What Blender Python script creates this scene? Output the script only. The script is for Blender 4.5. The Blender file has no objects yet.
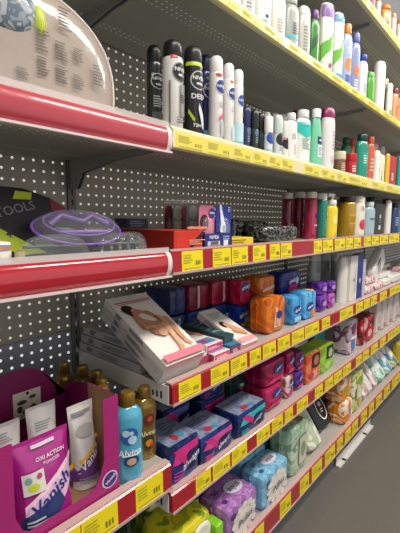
import bpy, bmesh, math, random
from mathutils import Vector, Matrix
from mathutils.geometry import tessellate_polygon
random.seed(7)
SC = bpy.context.scene
COL = SC.collection
PI = math.pi
# ------------------------------------------------------------------ camera numbers
F, YAW, PITCH, ROLL = 383.4, 0.71538, 0.12167, 0.00917
CX, CY, CZ = 0.0, -0.6, 1.17

def ray(px, py):
    x = (px-200)/F; y = -(py-266.5)/F
    c, s = math.cos(ROLL), math.sin(ROLL); x, y = c*x-s*y, s*x+c*y
    cp, sp = math.cos(PITCH), math.sin(PITCH)
    fw = cp+y*sp; up = -sp+y*cp
    cy, sy = math.cos(YAW), math.sin(YAW)
    return fw*cy+x*sy, fw*sy-x*cy, up
def proj(X, Y, Z):
    Y -= CY; Z -= CZ
    cy, sy = math.cos(YAW), math.sin(YAW)
    a = X*sy-Y*cy; f = X*cy+Y*sy
    cp, sp = math.cos(PITCH), math.sin(PITCH)
    d = f*cp-Z*sp; u = f*sp+Z*cp
    x, y = a/d, u/d
    c, s = math.cos(ROLL), math.sin(ROLL); x, y = c*x+s*y, -s*x+c*y
    return 200+F*x, 266.5-F*y, d
def at(px, py, Y):
    r = ray(px, py); t = (Y-CY)/r[1]
    return r[0]*t, CZ+r[2]*t
def sx(px, Y, z):                       # x on the shelf line (Y, z) seen at column px
    a, b = -0.5, 12.0
    for _ in range(40):
        m = (a+b)/2
        if proj(m, Y, z)[0] < px: a = m
        else: b = m
    return (a+b)/2

# ------------------------------------------------------------------ materials
def lin(c):
    c /= 255.0
    return c/12.92 if c <= .04045 else ((c+.055)/1.055)**2.4
def rgb(h):
    h = h.lstrip('#'); h = h if len(h) == 6 else ''.join(q*2 for q in h); return tuple(lin(int(h[i:i+2], 16)) for i in (0, 2, 4))+(1,)
MC = {}
def mat(h, rough=.4, metal=0, alpha=1, bump=0, bscale=60, spec=.5, var=.0, coat=0):
    k = (h, rough, metal, alpha, bump, bscale, spec, var, coat)
    if k in MC: return MC[k]
    m = bpy.data.materials.new('paint_'+h.strip('#')); m.use_nodes = True
    nt = m.node_tree; b = nt.nodes['Principled BSDF']
    b.inputs['Base Color'].default_value = rgb(h); b.inputs['Roughness'].default_value = rough
    b.inputs['Metallic'].default_value = metal; b.inputs['Alpha'].default_value = alpha
    b.inputs['Specular IOR Level'].default_value = spec; b.inputs['Coat Weight'].default_value = coat
    tc = nt.nodes.new('ShaderNodeTexCoord')
    if bump:
        n = nt.nodes.new('ShaderNodeTexNoise'); n.inputs['Scale'].default_value = bscale; n.inputs['Detail'].default_value = 3
        bp = nt.nodes.new('ShaderNodeBump'); bp.inputs['Strength'].default_value = bump; bp.inputs['Distance'].default_value = .004
        nt.links.new(tc.outputs['Object'], n.inputs['Vector']); nt.links.new(n.outputs['Fac'], bp.inputs['Height']); nt.links.new(bp.outputs['Normal'], b.inputs['Normal'])
    if var:
        n = nt.nodes.new('ShaderNodeTexNoise'); n.inputs['Scale'].default_value = 14; n.inputs['Detail'].default_value = 4
        r = nt.nodes.new('ShaderNodeMix'); r.data_type = 'RGBA'
        c = rgb(h); r.inputs['A'].default_value = tuple(v*(1-var) for v in c[:3])+(1,); r.inputs['B'].default_value = tuple(min(1, v*(1+var)) for v in c[:3])+(1,)
        nt.links.new(tc.outputs['Object'], n.inputs['Vector']); nt.links.new(n.outputs['Fac'], r.inputs['Factor']); nt.links.new(r.outputs['Result'], b.inputs['Base Color'])
    MC[k] = m; return m
def prn(cols, scale=40, rough=.3, bump=.25, alpha=1, stretch=(1, 1, 1)):      # busy printed film: patches of a few inks
    k = ('p', tuple(cols), scale, rough, bump, alpha, stretch)
    if k in MC: return MC[k]
    m = bpy.data.materials.new('printed_film'); m.use_nodes = True
    nt = m.node_tree; b = nt.nodes['Principled BSDF']; b.inputs['Roughness'].default_value = rough; b.inputs['Alpha'].default_value = alpha
    tc = nt.nodes.new('ShaderNodeTexCoord'); mp = nt.nodes.new('ShaderNodeMapping'); mp.inputs['Scale'].default_value = stretch
    no = nt.nodes.new('ShaderNodeTexNoise'); no.inputs['Scale'].default_value = scale; no.inputs['Detail'].default_value = 1.5; no.inputs['Distortion'].default_value = .6
    cr = nt.nodes.new('ShaderNodeValToRGB'); cr.color_ramp.interpolation = 'LINEAR'
    el = cr.color_ramp.elements; n = len(cols)
    while len(el) < 2*n-1+1 and len(el) < 2*n: el.new(.5)
    for i, c in enumerate(cols):
        lo = .33+.34*i/n; hi = .33+.34*(i+1)/n
        el[2*i].position = lo+.006; el[2*i+1].position = hi-.006
        el[2*i].color = rgb(c); el[2*i+1].color = rgb(c)
    L = nt.links
    L.new(tc.outputs['Object'], mp.inputs['Vector']); L.new(mp.outputs['Vector'], no.inputs['Vector']); L.new(no.outputs['Fac'], cr.inputs['Fac']); L.new(cr.outputs['Color'], b.inputs['Base Color'])
    if bump:
        n2 = nt.nodes.new('ShaderNodeTexNoise'); n2.inputs['Scale'].default_value = 45
        bp = nt.nodes.new('ShaderNodeBump'); bp.inputs['Strength'].default_value = bump; bp.inputs['Distance'].default_value = .004
        L.new(tc.outputs['Object'], n2.inputs['Vector']); L.new(n2.outputs['Fac'], bp.inputs['Height']); L.new(bp.outputs['Normal'], b.inputs['Normal'])
    MC[k] = m; return m
def dots_mat(name, base, dot, pitch, rad, axes, zones=None, em=.5, var=.15):
    """painted steel with a grid of self-glowing dots drawn in as lit punched holes; axes = which two object coordinates carry the grid"""
    m = bpy.data.materials.new(name); m.use_nodes = True; nt = m.node_tree; L = nt.links; b = nt.nodes['Principled BSDF']
    b.inputs['Roughness'].default_value = .5; b.inputs['Metallic'].default_value = .25
    tc = nt.nodes.new('ShaderNodeTexCoord'); sp = nt.nodes.new('ShaderNodeSeparateXYZ'); L.new(tc.outputs['Object'], sp.inputs[0])
    def mth(op, a, bb=None):
        n = nt.nodes.new('ShaderNodeMath'); n.operation = op
        for i, v in enumerate((a, bb)):
            if v is None: continue
            if isinstance(v, (int, float)): n.inputs[i].default_value = v
            else: L.new(v, n.inputs[i])
        return n.outputs[0]
    q = []
    for ax, off in axes:
        f = mth('FRACT', mth('DIVIDE', mth('ADD', sp.outputs[ax], off), pitch))
        d = mth('MULTIPLY', mth('SUBTRACT', f, .5), pitch); q.append(mth('MULTIPLY', d, d))
    msk = mth('LESS_THAN', mth('SQRT', mth('ADD', q[0], q[1])), rad)
    if zones:
        z = None
        for ax, lo, hi in zones:
            t = mth('MULTIPLY', mth('GREATER_THAN', sp.outputs[ax], lo), mth('LESS_THAN', sp.outputs[ax], hi))
            z = t if z is None else mth('ADD', z, t)
        msk = mth('MULTIPLY', msk, mth('MINIMUM', z, 1))
    no = nt.nodes.new('ShaderNodeTexNoise'); no.inputs['Scale'].default_value = 3; no.inputs['Detail'].default_value = 5; L.new(tc.outputs['Object'], no.inputs['Vector'])
    v = nt.nodes.new('ShaderNodeMix'); v.data_type = 'RGBA'; c = rgb(base)
    v.inputs['A'].default_value = tuple(x*(1-var) for x in c[:3])+(1,); v.inputs['B'].default_value = tuple(x*(1+var) for x in c[:3])+(1,)
    L.new(no.outputs['Fac'], v.inputs['Factor'])
    mx = nt.nodes.new('ShaderNodeMix'); mx.data_type = 'RGBA'; L.new(msk, mx.inputs['Factor']); L.new(v.outputs['Result'], mx.inputs['A']); mx.inputs['B'].default_value = rgb(dot)
    L.new(mx.outputs['Result'], b.inputs['Base Color'])
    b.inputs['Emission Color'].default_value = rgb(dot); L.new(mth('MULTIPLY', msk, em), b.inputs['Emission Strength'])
    return m

# ------------------------------------------------------------------ mesh builder
class MB:
    def __init__(s): s.v = []; s.f = []; s.m = []; s.sm = []; s.mats = []
    def mi(s, m):
        if m not in s.mats: s.mats.append(m)
        return s.mats.index(m)
    def add(s, vs, fs, m, smooth=False):
        o = len(s.v); s.v += [tuple(v) for v in vs]; k = s.mi(m)
        for f in fs: s.f.append(tuple(i+o for i in f)); s.m.append(k); s.sm.append(smooth)
    def grid(s, fn, nu, nv, m, smooth=True):
        vs = [fn(i/nu, j/nv) for j in range(nv+1) for i in range(nu+1)]
        fs = [(j*(nu+1)+i, j*(nu+1)+i+1, (j+1)*(nu+1)+i+1, (j+1)*(nu+1)+i) for j in range(nv) for i in range(nu)]
        s.add(vs, fs, m, smooth)
    def lathe(s, pr, m, a=1, b=1, n=24, smooth=True, cap=True, cx=0, cy=0):
        vs = []; fs = []
        for r, z in pr:
            for k in range(n):
                t = 2*PI*k/n; vs.append((cx+a*r*math.cos(t), cy+b*r*math.sin(t), z))
        for j in range(len(pr)-1):
            for k in range(n): fs.append((j*n+k, j*n+(k+1) % n, (j+1)*n+(k+1) % n, (j+1)*n+k))
        s.add(vs, fs, m, smooth)
        if cap:
            s.add(vs[:n], [tuple(range(n))[::-1]], m); s.add(vs[-n:], [tuple(range(n))], m)
    def box(s, x0, x1, y0, y1, z0, z1, m, bev=0):
        bm = bmesh.new(); bmesh.ops.create_cube(bm, size=1)
        for v in bm.verts: v.co = Vector(((x0+x1)/2+v.co.x*(x1-x0), (y0+y1)/2+v.co.y*(y1-y0), (z0+z1)/2+v.co.z*(z1-z0)))
        if bev: bmesh.ops.bevel(bm, geom=bm.edges[:], offset=bev, segments=2, profile=.6, affect='EDGES')
        bm.verts.index_update()
        s.add([v.co for v in bm.verts], [tuple(v.index for v in f.verts) for f in bm.faces], m); bm.free()
    def prism(s, prof, x0, x1, m, smooth=False):           # profile in (y, z) swept along x
        n = len(prof); vs = [(x0, y, z) for y, z in prof]+[(x1, y, z) for y, z in prof]
        s.add(vs, [(i, (i+1) % n, n+(i+1) % n, n+i) for i in range(n)], m, smooth)
        s.add(vs, [tuple(range(n))[::-1], tuple(range(n, 2*n))], m)
    def plate(s, pts, y0, y1, m):                          # polygon in (x, z), thickness in y
        n = len(pts); vs = [(x, y0, z) for x, z in pts]+[(x, y1, z) for x, z in pts]
        s.add(vs, [(i, (i+1) % n, n+(i+1) % n, n+i) for i in range(n)]+[tuple(range(n))[::-1], tuple(range(n, 2*n))], m)
    def tube(s, pts, r, m, n=8):
        P = [Vector(p) for p in pts]; vs = []; fs = []
        for i, p in enumerate(P):
            d = (P[min(i+1, len(P)-1)]-P[max(i-1, 0)]).normalized()
            u = d.cross(Vector((0, 0, 1)) if abs(d.z) < .9 else Vector((1, 0, 0))).normalized(); w = d.cross(u)
            for k in range(n): vs.append(p+u*r*math.cos(2*PI*k/n)+w*r*math.sin(2*PI*k/n))
        for j in range(len(P)-1):
            for k in range(n): fs.append((j*n+k, j*n+(k+1) % n, (j+1)*n+(k+1) % n, (j+1)*n+k))
        s.add(vs, fs, m, True); s.add(vs[:n], [tuple(range(n))], m); s.add(vs[-n:], [tuple(range(n))], m)
    def obj(s, name, parent=None, loc=(0, 0, 0)):
        me = bpy.data.meshes.new(name); me.from_pydata(s.v, [], s.f)
        for m in s.mats: me.materials.append(m)
        me.polygons.foreach_set('material_index', s.m); me.polygons.foreach_set('use_smooth', s.sm)
        me.update()
        bm = bmesh.new(); bm.from_mesh(me); bmesh.ops.recalc_face_normals(bm, faces=bm.faces[:]); bm.to_mesh(me); bm.free()
        o = bpy.data.objects.new(name, me); COL.objects.link(o); o.location = loc; o.parent = parent
        return o
TC = {}
def glyphs(t, shear=0):
    k = (t, shear)
    if k not in TC:
        cu = bpy.data.curves.new('lettering', 'FONT'); cu.body = t; cu.size = 1; cu.align_x = 'CENTER'; cu.align_y = 'CENTER'; cu.shear = shear; cu.resolution_u = 2
        cu.offset = .012
        ob = bpy.data.objects.new('lettering', cu); COL.objects.link(ob)
        dg = bpy.context.evaluated_depsgraph_get(); dg.update()
        me = bpy.data.meshes.new_from_object(ob.evaluated_get(dg))
        TC[k] = ([(v.co.x, v.co.y) for v in me.vertices], [tuple(p.vertices) for p in me.polygons])
        bpy.data.objects.remove(ob); bpy.data.curves.remove(cu); bpy.data.meshes.remove(me)
    return TC[k]
def decal(mb, fm, d, layer=1):
    """d: ('r',a,b,w,h,col[,rot]) ('e',a,b,rx,ry,col) ('p',[(a,b)..],col) ('t',text,a,b,size,col[,rot,shear]) ('l',a,b,w,h,n,col) lines of small print"""
    off = .0005*layer+.0003; k = d[0]
    mm = lambda c: c if not isinstance(c, str) else mat(c, .35)
    if k == 'r':
        a, b, w, h, c = d[1:6]; ro = d[6] if len(d) > 6 else 0; cs, sn = math.cos(ro), math.sin(ro)
        def g(u, v):
            p, q = (u-.5)*w, (v-.5)*h; return fm(a+p*cs-q*sn, b+p*sn+q*cs, off)
        mb.grid(g, 8, 4, mm(c))
    elif k == 'e':
        a, b, rx, ry, c = d[1:6]
        for j0, j1 in ((0, .5), (.5, 1)):
            mb.grid(lambda u, v: fm(a+rx*(j0+(j1-j0)*v)*math.cos(2*PI*u), b+ry*(j0+(j1-j0)*v)*math.sin(2*PI*u), off), 20, 1, mm(c))
    elif k == 'p':
        tr = tessellate_polygon([[Vector((a, b, 0)) for a, b in d[1]]]); T = [tuple(d[1][i] for i in t) for t in tr]
        for _ in range(3 if len(T) < 6 else 1):
            N = []
            for A, B, C_ in T:
                ab, bc, ca = [((p[0]+q[0])/2, (p[1]+q[1])/2) for p, q in ((A, B), (B, C_), (C_, A))]
                N += [(A, ab, ca), (ab, B, bc), (ca, bc, C_), (ab, bc, ca)]
            T = N
        mb.add([fm(a, b, off) for t in T for a, b in t], [(3*i, 3*i+1, 3*i+2) for i in range(len(T))], mm(d[2]))
    elif k == 't':
        t, a, b, s, c = d[1:6]; ro = d[6] if len(d) > 6 else 0; sh = d[7] if len(d) > 7 else 0
        vs, fs = glyphs(t, sh); cs, sn = math.cos(ro), math.sin(ro)
        mb.add([fm(a+s*(x*cs-y*sn), b+s*(x*sn+y*cs), off) for x, y in vs], fs, mm(c))
    elif k == 'l':
        a, b, w, h, n, c = d[1:7]; st = h/n
        for i in range(n):
            ww = w*random.uniform(.6, 1)
            decal(mb, fm, ('r', a-(w-ww)/2, b+h/2-st*(i+.5), ww, st*.5, c), layer)
def decals(mb, fms, ds):
    ly = {}
    for d in ds:
        face, d = (d[0], d[1:]) if d[0] in 'FLT' else ('F', d)
        ly[face] = ly.get(face, 0)+1; decal(mb, fms[face], d, ly[face])

# ------------------------------------------------------------------ things
def tag(o, label, cat, group=None):
    o['label'] = label; o['category'] = cat
    if group: o['group'] = group
    return o
def empty(name, loc, label, cat, group=None, rot=(0, 0, 0)):
    o = bpy.data.objects.new(name, None); COL.objects.link(o); o.location = loc; o.rotation_euler = rot; o.empty_display_size = .02
    return tag(o, label, cat, group)

BODY = {  # (radius, height) of body and closure, as fractions
 'can': ([(.9, 0), (1, .015), (1, .77), (.98, .80), (.92, .815)], [(.93, .815), (.95, .82), (.94, .93), (.86, .975), (.6, 1.)], 1),
 'slimcan': ([(.9, 0), (1, .015), (1, .76), (.9, .80)], [(.86, .80), (.86, .96), (.7, .99), (.4, 1.)], 1),
 'rollon': ([(.85, 0), (.95, .03), (1, .35), (.9, .55), (.8, .60)], [(.95, .60), (1, .62), (1, .9), (.85, .97), (.5, 1.)], .8),
 'shampoo': ([(.9, 0), (.98, .02), (1, .08), (1, .72), (.95, .79), (.78, .84), (.6, .86)], [(.62, .86), (.66, .87), (.64, .98), (.56, 1.)], .6),
 'flip': ([(.88, 0), (.96, .02), (1, .12), (1, .65), (.95, .78), (.86, .84)], [(.9, .84), (.92, .86), (.86, .96), (.6, 1.)], .6),
 'cone': ([(.95, 0), (1, .02), (.98, .1), (.85, .5), (.62, .8), (.5, .86)], [(.56, .86), (.56, .98), (.5, 1.)], .65),
 'tottle': ([(.72, 0), (.76, .02), (.98, .2), (1, .6), (.98, .9), (.8, .98), (.4, 1.)], None, .6),
 'jar': ([(.92, 0), (1, .05), (1, .62), (.96, .66)], [(1.02, .66), (1.05, .68), (1.05, .97), (1, 1.)], 1),
 'round': ([(.94, 0), (1, .03), (1, .80), (.94, .85), (.8, .87)], [(.82, .87), (.85, .88), (.84, .98), (.76, 1.)], 1),
 'softener': ([(.88, 0), (.96, .015), (1, .08), (1, .3), (.93, .42), (.93, .48), (1, .6), (1, .71), (.9, .78), (.66, .825), (.48, .845)], [(.49, .845), (.52, .85), (.5, .98), (.44, 1.)], .72),
 'tube': ([(1, 0), (1, .02), (1, .75), (.98, .84), (.92, .92), (.75, .98), (.4, 1.)], None, .7),
}
def bottle(kind, z, L, R, top, Y, body, cap, label, ds=(), name=None, cat=None, group=None, turn=-.28, neck=None):
    """L,R columns of its sides and top row as seen in the photo; stands on height z, centre Y behind the front edge"""
    c = (L+R)/2; x = sx(c, Y, z+.05); d = proj(x, Y, z+.05)[2]; hw = (R-L)/2*d/F
    pb, pc, br = BODY[kind]
    be = math.atan2(x, Y-CY)                                   # view direction off the shelf normal
    a = hw/math.sqrt(math.cos(be)**2+(br*math.sin(be))**2); b = a*br
    h = at(c, top, Y)[1]-z
    nm = name or {'can': 'spray_can', 'slimcan': 'spray_can', 'rollon': 'roll_on', 'jar': 'cream_jar', 'round': 'bottle', 'tube': 'cosmetic_tube'}.get(kind, 'bottle')
    o = empty(nm, (x, Y, z+.0005), label, cat or {'can': 'deodorant', 'slimcan': 'deodorant', 'rollon': 'deodorant', 'jar': 'jar', 'tube': 'tube'}.get(kind, 'bottle'), group, (0, 0, turn))
    M = body if not isinstance(body, str) else mat(body, .3, coat=.3)
    MCp = cap if not isinstance(cap, str) else mat(cap, .32)
    mb = MB(); mb.lathe([(r, q*h) for r, q in pb], M, a, b)
    def rad(q):
        for i in range(len(pb)-1):
            if pb[i][1] <= q <= pb[i+1][1]:
                t = (q-pb[i][1])/(pb[i+1][1]-pb[i][1]+1e-9); return pb[i][0]+(pb[i+1][0]-pb[i][0])*t
        return pb[-1][0]
    def fm(p, q, off):
        p = p*a; r = rad(min(max(q, 0), 1)); t = -PI/2+p/a
        return (math.cos(t)*(a*r+off), math.sin(t)*(b*r+off), q*h)
    # decal sizes: p in radians of turn, q as a fraction of the height; text size is corrected to stay upright
    dd = []; kq = 1.09 if kind == 'can' else 1
    for dc in ds:
        if kq != 1:
            dc = list(dc)
            if dc[0] == 'p': dc[1] = [(u, v*kq) for u, v in dc[1]]
            else: dc[3 if dc[0] == 't' else 2] *= kq
            dc = tuple(dc)
        if dc[0] == 't':
            t, p, q, s, cc = dc[1:6]; ro = dc[6] if len(dc) > 6 else 0; sh = dc[7] if len(dc) > 7 else 0
            vs, fs = glyphs(t, sh); cs, sn = math.cos(ro), math.sin(ro); ly = len(dd)+1
            S = s*h
            mb.add([fm(p+S*(u*cs-v*sn)/a, q+S*(u*sn+v*cs)/h, .0005*ly+.0004) for u, v in vs], fs, cc if not isinstance(cc, str) else mat(cc, .35)); dd.append(0)
        elif dc[0] == 'c':                                    # true circle
            p, q, s, cc = dc[1:5]; decal(mb, fm, ('e', p, q, s*h/a, s, cc), len(dd)+1); dd.append(0)
        else: decal(mb, fm, dc, len(dd)+1); dd.append(0)
    mb.obj('body', o)
    if pc:
        mc = MB(); mc.lathe([(r, q*h) for r, q in pc], MCp, a, b if kind in ('can', 'rollon', 'flip', 'jar', 'slimcan') else a*max(br, .8)); mc.obj('cap' if kind != 'jar' else 'lid', o)
    if neck:                                                   # trigger or pump head
        mp = MB(); r = a*.16; mp.lathe([(r, h*.98), (r, h*1.1)], mat(neck, .3)); mp.box(-a*.9, a*.3, -a*.22, a*.22, h*1.08, h*1.16, mat(neck, .3), .002); mp.obj('pump_head', o)
    return o

def boxmaps(w, d, h):
    return {'F': lambda a, b, o: (a, -o, b), 'L': lambda a, b, o: (-w/2-o, d/2-a, b), 'T': lambda a, b, o: (a, b, h+o)}
def carton(x0, x1, y, dep, z, h, m, label, ds=(), name='carton', cat='box', group=None, rot=(0, 0, 0), top=None, side=None, bev=.0015):
    w = x1-x0; o = empty(name, ((x0+x1)/2, y, z+.0005), label, cat, group, rot)
    mb = MB(); M = m if not isinstance(m, str) else mat(m, .35)
    mb.box(-w/2, w/2, 0, dep, 0, h, M, bev)
    fm = boxmaps(w, dep, h); e = .0012
    if top: decal(mb, fm['T'], ('r', 0, dep/2, w-2*e, dep-2*e, top), 0)
    if side: decal(mb, fm['L'], ('r', 0, h/2, dep-2*e, h-2*e, side), 0)
    decals(mb, fm, ds)
    b = mb.obj('printed_box', o); return o
def film_pack(x0, x1, y, dep, z, h, m, label, ds=(), name='film_pack', cat='package', group=None, rot=(0, 0, 0), p=7, fins=True, lid=None, top=None, lean=0):
    p = p*1.7; w = x1-x0
    if lean: rot = (-math.radians(lean), 0, 0); z += dep*math.sin(math.radians(lean))*.96
    o = empty(name, ((x0+x1)/2, y, z+.0005), label, cat, group, rot)
    M = m if not isinstance(m, str) else mat(m, .28, bump=.3, coat=.2)
    seed = random.random()*9
    def mp(u, v, q, off=0):
        n = (abs(u)**p+abs(v)**p+abs(q)**p)**(1/p); pu, pv, pq = u/n, v/n, q/n
        dn = 1+.022*math.sin(7*pu+seed)*math.sin(6*pq+2*seed)-.05*max(0, abs(pu)-.6)*2
        return Vector((pu*(w/2), dep/2+pv*(dep/2)*dn, h/2+pq*(h/2)*dn))
    def face(fu):
        def g(a, b): return fu(a*2-1, b*2-1)
        return g
    mb = MB()
    for fu in (lambda a, b: mp(a, -1, b), lambda a, b: mp(a, 1, b), lambda a, b: mp(-1, a, b), lambda a, b: mp(1, a, b), lambda a, b: mp(a, b, 1), lambda a, b: mp(a, b, -1)):
        mb.grid(face(fu), 10, 8, M)
    if fins:
        for s in (-1, 1):
            X = s*w/2
            mb.grid(lambda a, b: (X+s*(b-.35)*.012, dep/2+(.0025*math.sin(a*34)), h*.06+a*h*.88), 16, 2, M)
    fm = {'F': lambda a, b, o2: mp(a/(w/2), -1, b/(h/2)-1)+Vector((0, -o2-.0012, 0)), 'L': lambda a, b, o2: mp(-1, -a/(dep/2), b/(h/2)-1)+Vector((-o2-.001, 0, 0)),
          'T': lambda a, b, o2: mp(a/(w/2), b/(dep/2)-1, 1)+Vector((0, 0, o2+.0012))}
    if top: decal(mb, fm['T'], ('r', 0, dep/2, w*.94, dep*.9, top), 0)
    decals(mb, fm, ds); mb.obj('wrapper', o)
    if lid:
        ml = MB(); f, a, b, rx, ry, c = lid
        def g(u, v):
            r = min(1, v*1.25); k = 0 if v > .8 else .004
            P = Vector(fm[f](a+rx*r*math.copysign(abs(math.cos(2*PI*u))**.7, math.cos(2*PI*u)), b+ry*r*math.copysign(abs(math.sin(2*PI*u))**.7, math.sin(2*PI*u)), .001+k)); return P
        ml.grid(g, 28, 5, mat(c, .3)); ml.obj('lid', o)
    return o
def px_x(L, R, Y, z): return sx(L, Y, z), sx(R, Y, z)
def hgt(L, top, Y, z): return at(L, top, Y)[1]-z

# ------------------------------------------------------------------ heights
LV = {'T': (2.065, 2.025), 'A': (1.695, 1.665), 'B': (1.362, 1.322), 'C': (1.100, 1.052), 'D': (.795, .748), 'E': (.525, .478), 'F': (.190, .125), 'V': (.607, .548)}
SH = {k: v[0]-.004 for k, v in LV.items()}
SEAM = [-.665, .585, 1.835, 3.085, 4.335]
BACK = .39
NAMES = {'T': 'topmost shelf', 'A': 'shelf of tall shampoo bottles', 'B': 'shelf of deodorant cans', 'C': 'middle shelf with the red carton', 'D': 'shelf of wax strip boxes', 'E': 'shelf of navy pad packs', 'F': 'bottom shelf of wipes', 'V': 'stain remover shelf'}
BAY = ['nearest bay at left', 'second bay', 'third bay', 'farthest bay']

steel = mat('#9a9c98', .45, .3, var=.12)
steel_dark = mat('#707272', .5, .3, var=.15)
under = dots_mat('shelf_steel_glow_dots', '#a8aaa0', '#eef0e8', .0165, .0026, ((0, 0), (1, 0)), zones=((1, .085, .125), (1, .275, .31)), em=.12, var=.12)  # underside perforations drawn as pale dots with a faint glow of their own
board_white = mat('#b8b3ab', .35, .1, var=.06)
peg = dots_mat('perforated_steel_glow_dots', '#a09c90', '#efe9da', .0267, .0034, ((0, .0128), (2, .0033)), em=.55)  # dots glow by themselves in place of light coming through from behind
peg_cool = dots_mat('perforated_steel_glow_dots_cool', '#989ba2', '#eef4ff', .0267, .0038, ((0, .0128), (2, .0033)), em=.7)  # same self-glowing hole dots on a cooler grey
red = mat('#a30f20', .22, coat=.4, var=.1)
redl = mat('#b0182a', .16, coat=.8, var=.1)
red_glare = mat('#b23a48', .3, coat=.5, var=.15)  # bumper red with washed-out glare mixed into the colour as pink
yel = mat('#ecd818', .35)
yel2 = mat('#e9db5c', .3)
pale = mat('#e3d9ae', .3)
clear_lip = mat('#e8dedc', .12, alpha=.45)

# ------------------------------------------------------------------ the setting
mb = MB(); fl = mat('#68655f', .35, var=.07, bump=.05, bscale=8); mb.box(-3, 9, -4, 1.2, -.05, 0, fl)
o = mb.obj('floor'); o['kind'] = 'structure'

fr = empty('shelving_frame', (0, BACK, 0), 'grey perforated steel back frame carrying all the shelves', 'shelving frame')
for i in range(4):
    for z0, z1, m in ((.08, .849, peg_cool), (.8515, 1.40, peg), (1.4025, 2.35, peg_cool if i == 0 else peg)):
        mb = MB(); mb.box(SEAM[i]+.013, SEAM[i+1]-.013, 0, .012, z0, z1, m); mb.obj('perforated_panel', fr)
for i in range(5):
    mb = MB(); x = SEAM[i]; mb.box(x-.012, x+.012, -.006, .03, .0, 2.4, steel_dark, .001)
    for k in range(88): mb.box(x-.002, x+.002, -.0068, -.0058, .06+k*.0267, .074+k*.0267, mat('#111111', .8) if k % 3 else mat('#cfd3d6', .6))
    mb.obj('upright', fr)
mb = MB(); mb.box(SEAM[0], SEAM[-1], -.36, -.345, .0, .105, steel_dark); mb.obj('base_plinth', fr)

def shelf(lv, bay):
    x0, x1 = SEAM[bay]+.0015, SEAM[bay+1]-.0015; zt, zb = LV[lv]; S = SH[lv]
    left = bay == 0
    o = empty('shelf', ((x0+x1)/2, .2, S), '', 'shelf')
    o['label'] = f"{NAMES[lv]}, {BAY[bay]}{', with rounded red bumper' if (left and lv in 'BC') else ''}"
    cx, cy = (x0+x1)/2, .2
    T = lambda name, b: b.obj(name, o, (-cx, -cy, -S))
    b = MB(); light = lv in 'DEFV'
    b.box(x0, x1, .002, BACK-.007, S-.006, S, board_white)
    b.box(x0, x1, .004, BACK-.01, zb+.006, S-.006, under if lv in 'TABC' else board_white); T('shelf_board', b)
    b = MB()
    if left and lv in 'BC':
        n = 10; e = .052; pr = [(.002, zt), ]
        for k in range(n+1):
            t = PI*k/n; pr.append((.0-.013*math.sin(t), (zt+zt-e)/2+math.cos(t)*e/2))
        pr.append((.002, zt-e)); b.prism(pr, x0, x1-.012, redl if lv == 'C' else red_glare, True)
        b.box(x0, x1, -.003, -.0015, zt-.004, zt+.010, clear_lip)
        b.prism([(y-.0012, z) for y, z in pr], x1-.012, x1, mat('#e9d4d4', .2), True)
        b.box(x0, x1, .0, .03, zt-.001, zt+.0015, mat('#d8d0cc', .15))
        b.box(x0, x1, -.014, .001, zt-e-.003, zt-e+.001, mat('#d9c9c9', .25))
    elif lv in 'TAB':
        b.prism([(.001, zt+.004), (-.004, zt+.004), (-.012, zt-.004), (-.012, zb), (-.008, zb-.003), (.001, zb-.003)], x0, x1, pale)
    else:
        b.prism([(.001, zt+.002), (-.003, zt+.002), (-.010, zt-.003), (-.012, zb+.002), (.001, zb+.002)], x0, x1, red)
        b.box(x0, x1, -.0145, .003, zb-.003, zb+.0025, mat('#b9a09c', .25))
        b.box(x0, x1, -.006, .012, zt+.0005, zt+.004, mat('#c9a9a4', .2))
    T('price_rail', b)
    for x in (x0+.004, x1-.004):
        b = MB(); zz = zb+.004
        pts = [(BACK-.008, S+.0), (BACK-.008, zz-.075), (BACK-.04, zz-.075), (BACK-.07, zz-.035), (BACK-.2, zz-.016), (.03, zz-.008), (.012, S-.01)]
        if lv == 'F': pts = [(BACK-.008, S), (BACK-.008, .04), (.06, .04), (.012, S-.01)]
        n = len(pts); vs = [(x-.0012, y, z) for y, z in pts]+[(x+.0012, y, z) for y, z in pts]
        b.add(vs, [(i, (i+1) % n, n+(i+1) % n, n+i) for i in range(n)]+[tuple(range(n)), tuple(range(n, 2*n))], steel if lv not in 'DE' else board_white); T('bracket', b)
    if (bay == 1 and lv in 'DE') or (bay == 0 and lv in 'V'):
        xx = x0 if bay else x1; s = -1 if bay else 1
        b = MB(); b.box(min(xx, xx+s*.003), max(xx, xx+s*.003), .0, .37, zb-.003, zt-.004, mat('#dedad6', .3), .001)
        for yy in (.02, .034, .048): b.box(min(xx+s*.003, xx+s*.0036), max(xx+s*.003, xx+s*.0036), yy, yy+.006, zb+.008, zb+.03-yy*.2, mat('#1c1c1c', .5))
        T('end_cap', b)
    return o
for lv in 'TABCDEF':
    for bay in (1, 2, 3): shelf(lv, bay)
for lv in 'TABCVF': shelf(lv, 0)

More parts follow.
